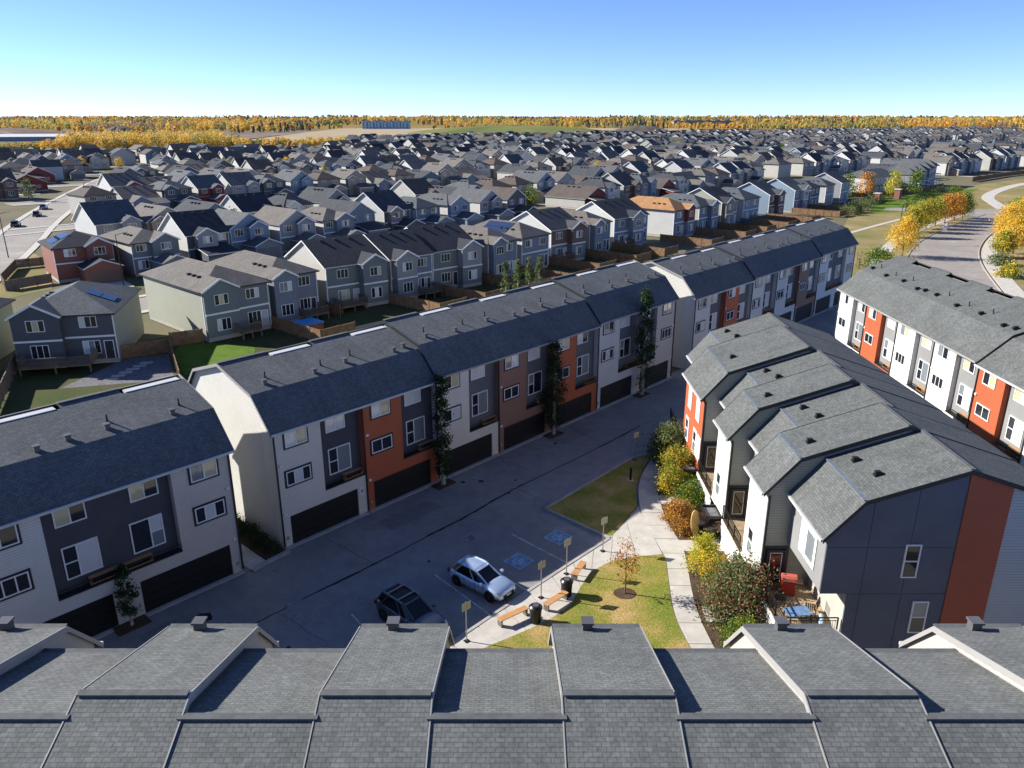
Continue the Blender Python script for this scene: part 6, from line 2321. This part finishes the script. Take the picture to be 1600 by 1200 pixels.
MB().bar((-0.25, -0.34, 1.0), (0.25, -0.34, 1.0), 0.03, 0.03).build('handle', [GALV], o)
me = MB().tube((0, -0.03, 0.09), (0, 0.03, 0.09), 0.09, 0.09, 10).mesh('wheel', [BLACKP])
for x in (-0.28, 0.28):
    link('wheel', me, o, (x, -0.2, 0))


def deck_chair(label, p, rz):
    o = thing('deck_chair', label, 'chair', p, rz, 'slatted chairs on the corner deck')
    me = MB().box(-0.28, 0.28, 0, 0.07, 0, 0.025).mesh('slat', [BLACKM])
    for i in range(5):
        link('slat', me, o, (0, -0.28 + i * 0.1, 0.4))
    for i in range(4):
        link('slat', me, o, (0, 0.26 + i * 0.03, 0.5 + i * 0.12))
    lm = MB().box(-0.02, 0.02, -0.02, 0.02, 0, 0.42).mesh('leg', [BLACKM])
    for x in (-0.26, 0.26):
        for y in (-0.26, 0.24):
            link('leg', lm, o, (x, y, 0))
    fm2 = MB().bar((0, 0.24, 0.4), (0, 0.38, 0.95), 0.03, 0.03).mesh('back_post', [BLACKM])
    for x in (-0.26, 0.26):
        link('back_post', fm2, o, (x, 0, 0))


deck_chair('slatted black chair at the door side of the corner deck', (14.7, 35.9, 2.05), R(170))
deck_chair('slatted black chair at the wall side of the corner deck', (16.2, 35.2, 2.05), R(250))
o = thing('deck_table', 'low table with a blue cover on the corner deck', 'table', (15.3, 34.7, 2.05), R(10))
MB().box(-0.65, 0.65, -0.4, 0.4, 0.42, 0.47).build('table_top', [plain('blue_cover', (0.12, 0.22, 0.38), 0.5, 0.35, 4)], o)
me = MB().box(-0.03, 0.03, -0.03, 0.03, 0, 0.42).mesh('leg', [BLACKM])
for x in (-0.58, 0.58):
    for y in (-0.33, 0.33):
        link('leg', me, o, (x, y, 0))
o = thing('rolled_mat', 'pale blue rolled mat on the corner deck against the wall', 'mat', (16.4, 34.2, 2.05), R(70))
MB().tube((-0.6, 0, 0.14), (0.6, 0, 0.14), 0.13, 0.13, 12).build('roll', [plain('mat_blue', (0.35, 0.45, 0.58), 0.6)], o)
# back yard: hot tub
o = thing('hot_tub', 'hot tub with bright blue cover and wooden side in a back yard', 'hot tub', (-27.9, 101.6, 0), R(46))
MB().box(-1.5, 1.5, -1.5, 1.5, 0, 0.95).build('cabinet', [plain('tub_wood', (0.36, 0.14, 0.07), 0.7)], o)
MB().box(-1.6, 1.6, -1.6, 1.6, 0.95, 1.1).build('cover', [plain('tub_cover', (0.06, 0.32, 0.62), 0.5, 0.1)], o)
o = thing('patio_umbrella', 'dark patio umbrella in a yard behind the farther block', 'umbrella', (58.5, 196.0, 0))
MB().tube((0, 0, 0), (0, 0, 2.6), 0.04, 0.04, 8).build('pole', [BLACKM], o)
mb = MB()
for i in range(8):
    a0, a1 = i * math.pi / 4, (i + 1) * math.pi / 4
    mb.poly([(math.cos(a0) * 2, math.sin(a0) * 2, 2.2), (math.cos(a1) * 2, math.sin(a1) * 2, 2.2), (0, 0, 2.75)])
mb.build('canopy', [plain('umbrella_navy', (0.02, 0.025, 0.045), 0.8)], o)
# side passage between the two blocks
mb = MB()
pw = thing('passage_walk', None, None)
pw['kind'] = 'structure'
me = MB().box(-0.62, 0.62, 0, 1.18, -0.02, 0.06).mesh('slab', [CONC])
for i in range(9):
    p = bp(-2.3, -0.8 + i * 1.22)
    link('slab', me, pw, (p[0], p[1], 0), A_B)
P = [bp(-1.6, -0.6), bp(-0.1, -0.6), bp(-0.1, 10.5), bp(-1.6, 10.5)]
MB().prism(P, -0.02, 0.08).build('planting_bed', [MULCH])['kind'] = 'structure'
kerb([bp(-2.9, -0.9), bp(-1.6, -0.75), bp(0.0, -0.6)], 0.3, 0.14)
for i in range(6):
    p = bp(-0.85, 0.2 + i * 1.1)
    tree('passage_shrub', '%s dark shrub from the front in the passage bed between the two blocks' % nth(i), (p[0], p[1], 0.05), 'bush', 'dark', 0.9 + 0.15 * (i % 3), 0.55, 0.05, 30, 900, 0.09, 500 + i, 'shrub', 'dark shrubs in the passage')

# street lamps
for i, (p, lb) in enumerate((((-104, 158), 'tall dark street lamp at the left frame edge'), ((-66.0, 128.5), 'street lamp in front of the grey house beside the red brick one'), ((-126, 232), 'street lamp by the parked cars on the left street'), ((88, 176), 'dark lamp post behind the golden roadside trees'), ((120, 238), 'lamp post before the white attached houses'), ((-24, 150), 'street lamp on the inner street behind the gabled houses'))):
    o = thing('street_lamp', lb, 'street lamp', (p[0], p[1], -0.05), R(50), 'street lamps')
    MB().tube((0, 0, 0), (0, 0, 9.0), 0.11, 0.07, 8).build('pole', [BLACKM], o)
    MB().bar((0, 0, 8.9), (1.6, 0, 9.2), 0.08, 0.08).build('arm', [BLACKM], o)
    MB().box(1.4, 2.0, -0.14, 0.14, 9.12, 9.25).build('lamp_head', [GALV], o)
o = thing('utility_cabinet', 'white utility cabinet among the roadside trees', 'cabinet', (111.5, 199.5, -0.05), R(48))
MB().box(-0.9, 0.9, -0.6, 0.6, 0, 1.7).build('case', [WHITE], o)
MB().box(-1.0, 1.0, -0.7, 0.7, 0, 0.12).build('plinth', [CONC], o)
o = thing('utility_cabinet', 'green utility cabinet on the verge by the red brick house', 'cabinet', (-86.8, 121.5, -0.05), R(20))
MB().box(-0.9, 0.9, -0.6, 0.6, 0, 1.2).build('case', [plain('cabinet_green', (0.03, 0.10, 0.07), 0.5)], o)
MB().box(-1.0, 1.0, -0.7, 0.7, 0, 0.12).build('plinth', [CONC], o)
for i, (x, y) in enumerate(((122, 262), (136, 277))):
    o = thing('brick_pillar', ['brick pillar at the park corner nearer the houses', 'brick pillar farther along the park wall'][i], 'pillar', (x, y, 0), R(45))
    MB().box(-0.9, 0.9, -0.9, 0.9, 0, 3.2).build('shaft', [WALLS['brick']], o)
    MB().box(-1.1, 1.1, -1.1, 1.1, 3.2, 3.5).build('cap', [CONC], o)

# ------------------------------------------------------------------ fields, mounds and far buildings
TANF = grassmat('tan_field', (0.30, 0.24, 0.15), (0.36, 0.29, 0.18), (0.42, 0.33, 0.20), 0.006)
GREENF = grassmat('green_field', (0.13, 0.15, 0.05), (0.17, 0.18, 0.06), (0.20, 0.20, 0.07), 0.006)
DIRT = grassmat('bare_dirt', (0.15, 0.11, 0.085), (0.20, 0.15, 0.115), (0.26, 0.20, 0.15), 0.01)
FLOOR = grassmat('forest_floor', (0.20, 0.13, 0.04), (0.26, 0.17, 0.045), (0.15, 0.13, 0.04), 0.004)
sheet('forest_floor', [(-20000, 1300), (20000, 1300), (20000, 28000), (-20000, 28000)], -0.08, FLOOR)
sheet('field', [(-330, 880), (480, 960), (420, 2000), (-420, 2000)], 0.0, TANF)
sheet('bare_ground', [(-900, 900), (-330, 1000), (-400, 1700), (-1300, 1700)], 0.0, DIRT)


def mound(label, cx, cy, rx, ry, h, mat, seed, name='earth_mound'):
    rd = random.Random(seed)
    n, m = 28, 7
    mb = MB()
    rings = []
    amp = [1 + rd.uniform(-0.12, 0.12) for _ in range(n)]
    for j in range(m):
        t = j / (m - 1)
        rings.append([(math.cos(i * 2 * math.pi / n) * rx * (1 - t) * amp[i], math.sin(i * 2 * math.pi / n) * ry * (1 - t) * amp[i], h * (1 - (1 - t) ** 2) * (1 + rd.uniform(-.05, .05)) - 0.1) for i in range(n)])
    for a, b in zip(rings, rings[1:]):
        for i in range(n):
            j = (i + 1) % n
            mb.poly([a[i], a[j], b[j], b[i]])
    o = mb.build(name, [mat], None, (cx, cy, 0), smooth=True)
    return tag(o, label, 'mound')


mound('broad low grassy mound on the horizon near the middle', 0, 1500, 190, 120, 12, GREENF, 1)
mound('dark earth mound at the right end of the grassy mound', 225, 1420, 55, 45, 13, plain('dark_earth', (0.10, 0.085, 0.06), 0.95, 0.2, 0.05), 2)
mound('dark pointed spoil heap on the bare ground at left', -640, 1320, 34, 30, 13, plain('dark_earth', (0.10, 0.085, 0.06), 0.95, 0.2, 0.05), 3)
mound('long brown spoil bank left of the pointed heap', -860, 1380, 120, 50, 9, DIRT, 4)
mound('pale slope of bare earth at the far left edge', -640, 960, 60, 40, 14, plain('pale_earth', (0.34, 0.26, 0.20), 0.95, 0.12, 0.05), 5)
o = thing('long_shed', 'long low white shed roof at the far left', 'building', (-640, 930, 0), R(14))
MB().box(0, 140, 0, 20, 0, 5).build('wall', [WALLS['grey']], o)
mb = MB()
mb.poly([(-1, -1, 5), (141, -1, 5), (141, 10, 8), (-1, 10, 8)])
mb.poly([(141, 21, 5), (-1, 21, 5), (-1, 10, 8), (141, 10, 8)])
mb.build('roof', [plain('white_metal_roof', (0.7, 0.7, 0.68), 0.5)], o)


def apartment(label, x, y, rz, L, D, H, wall, n, st, roofm):
    o = thing('apartment_building', label, 'building', (x, y, 0), rz)
    MB().box(0, L, 0, D, 0, H, 0, skip='b').build('wall', [wall], o)
    mb = MB()
    for q in range(6):
        x0 = L * q / 6.0
        mb.poly([(x0, -1, H + 0.05), (x0 + L / 6, -1, H + 0.05), (x0 + L / 12, D / 3, H + 5)])
        mb.poly([(x0 + L / 6, -1, H + 0.05), (x0 + L / 6, D + 1, H + 0.05), (x0 + L / 12, 2 * D / 3, H + 5), (x0 + L / 12, D / 3, H + 5)])
        mb.poly([(x0, D + 1, H + 0.05), (x0, -1, H + 0.05), (x0 + L / 12, D / 3, H + 5), (x0 + L / 12, 2 * D / 3, H + 5)])
    mb.build('roof', [roofm], o)
    me = MB().box(0, 3.2, -0.15, 0, 0, 2.0).mesh('window', [GLASS])
    for i in range(n):
        for j in range(st):
            link('window', me, o, (L * (i + 0.3) / n, -0.01, 1.5 + j * (H - 1) / st))
    me = MB().box(0, L / n * 0.35, -1.6, 0, 0, 1.1).mesh('balcony', [WHITE])
    for i in range(0, n, 2):
        for j in range(1, st):
            link('balcony', me, o, (L * (i + 0.65) / n, -0.02, 0.9 + j * (H - 1) / st))
    return o


apartment('bright blue four-storey apartment building on the horizon', -352, 1900, R(-2), 110, 24, 15, plain('blue_cladding', (0.22, 0.42, 0.60), 0.7), 14, 4, ROOFS['slate'])
apartment('dark low apartment building with pink-grey end on the right horizon', 500, 2500, R(4), 190, 30, 13, plain('mauve_cladding', (0.24, 0.20, 0.22), 0.7), 20, 3, ROOFS['charcoal'])
# two excavators' worth of detail is too small to read; parked site trucks
for i, (x, y) in enumerate(((-70, 1010), (120, 1120))):
    o = thing('site_trailer', ['white site trailer on the tan field nearer the left', 'white site trailer on the tan field nearer the right'][i], 'trailer', (x, y, 0), R(10))
    MB().box(0, 14, 0, 3.5, 0.8, 4.2).build('body', [WHITE], o)
    MB().box(2, 12, 0.4, 3.1, 0.0, 0.8).build('chassis', [BLACKM], o)

# ------------------------------------------------------------------ woods
ng = np.random.default_rng(5)
FM = [leafmat('wood_gold', (0.74, 0.50, 0.10), 0.35), leafmat('wood_orange', (0.68, 0.38, 0.08), 0.35), leafmat('wood_olive', (0.46, 0.41, 0.12), 0.35), leafmat('wood_green', (0.22, 0.26, 0.10), 0.3), leafmat('wood_brown', (0.36, 0.28, 0.18), 0.3), leafmat('wood_spruce', (0.10, 0.14, 0.11), 0.1)]


def wood(name, label, pts, hs, per, leaf, seed, wts, trunks=False):
    g = np.random.default_rng(seed)
    C, I = [], []
    for (x, y), h in zip(pts, hs):
        cs = 90.0 + y * 0.05
        cell = random.Random(int(x // cs) * 7919 + int(y // (cs * 2.2)) * 104729 + seed)
        cm = cell.choices(range(6), wts)[0]
        m = cm if g.random() < 0.62 else g.choice(6, p=wts)
        h = h * cell.uniform(0.65, 1.45)
        if m == 5:
            t = g.random(per) ** 0.8
            an = g.uniform(0, 6.283, per)
            rad = (1 - t) * h * 0.2 * g.uniform(0.5, 1, per)
            q = np.stack([x + np.cos(an) * rad, y + np.sin(an) * rad, h * t], 1)
        else:
            p = g.normal(size=(per, 3))
            p /= np.linalg.norm(p, axis=1)[:, None]
            p *= g.uniform(0.3, 1, per)[:, None] ** 0.5
            q = np.stack([x + p[:, 0] * h * 0.30, y + p[:, 1] * h * 0.30, h * (0.55 + 0.46 * p[:, 2])], 1)
        C.append(q)
        alt = g.choice(5, p=np.array(wts[:5]) / sum(wts[:5]), size=per)
        I.append(np.where(g.random(per) < 0.8, m, alt if m != 5 else 5))
    C, I = np.concatenate(C), np.concatenate(I)
    o = link(name, leaf_mesh(name, C, leaf, FM, I, seed))
    tag(o, label, 'wood', kind='stuff')


pts_, hs = [], []
while len(pts_) < 560:
    t = ng.random()
    u = t * 575 - 10
    d0 = 575 + t * 150 + ng.uniform(0, 70)
    x = (u - 800) / 1197.0 * d0 * 1.055
    pts_.append((x, d0))
    hs.append(ng.uniform(8, 14.5) * (1.0 if t > 0.3 else 0.85))
wood('tree_belt', 'belt of yellow and green trees behind the left subdivision', pts_, hs, 260, 1.1, 1, [.30, .09, .34, .20, .06, .01])


def zone(u0, u1, d0, d1, n, cond=None):
    out = []
    while len(out) < n:
        u = ng.uniform(u0, u1)
        d = math.exp(ng.uniform(math.log(d0), math.log(d1)))
        x = (u - 800) / 1197.0 * d * 1.06
        if cond is None or cond(u, d, x):
            out.append((x, d))
    return out


def okf(u, d, x):
    # clearings between the woods
    ce = random.Random(int(x // 260) * 31 + int(d // 330) * 977)
    if ce.random() < 0.34:
        return False
    if (-420 < x < 480 and d < 1800) or (-400 < x < -190 and d < 1960):
        return False
    if x <= -330 and d < 1380 and x > -1250:
        return False
    if 480 <= x < 720 and d < 2560 and d > 2300:
        return False
    p = project(x, d, 0)
    return not far_limit(x, d - 60)


P1 = zone(-60, 1660, 1150, 3000, 2300, okf)
wood('near_woods', 'orange and yellow autumn woods beyond the fields', P1, ng.uniform(9, 18, len(P1)), 90, 3.0, 2, [.26, .18, .22, .12, .16, .06])
P2 = zone(-60, 1660, 3000, 9000, 2600)
wood('far_woods', 'hazy autumn woods reaching to the horizon', P2, ng.uniform(12, 24, len(P2)), 36, 7.5, 3, [.24, .18, .20, .12, .19, .07])
P3 = zone(-60, 1660, 9000, 16000, 1500)
wood('horizon_woods', 'thin dark line of woods on the horizon', P3, ng.uniform(18, 36, len(P3)), 16, 26.0, 4, [.22, .2, .2, .14, .16, .08])
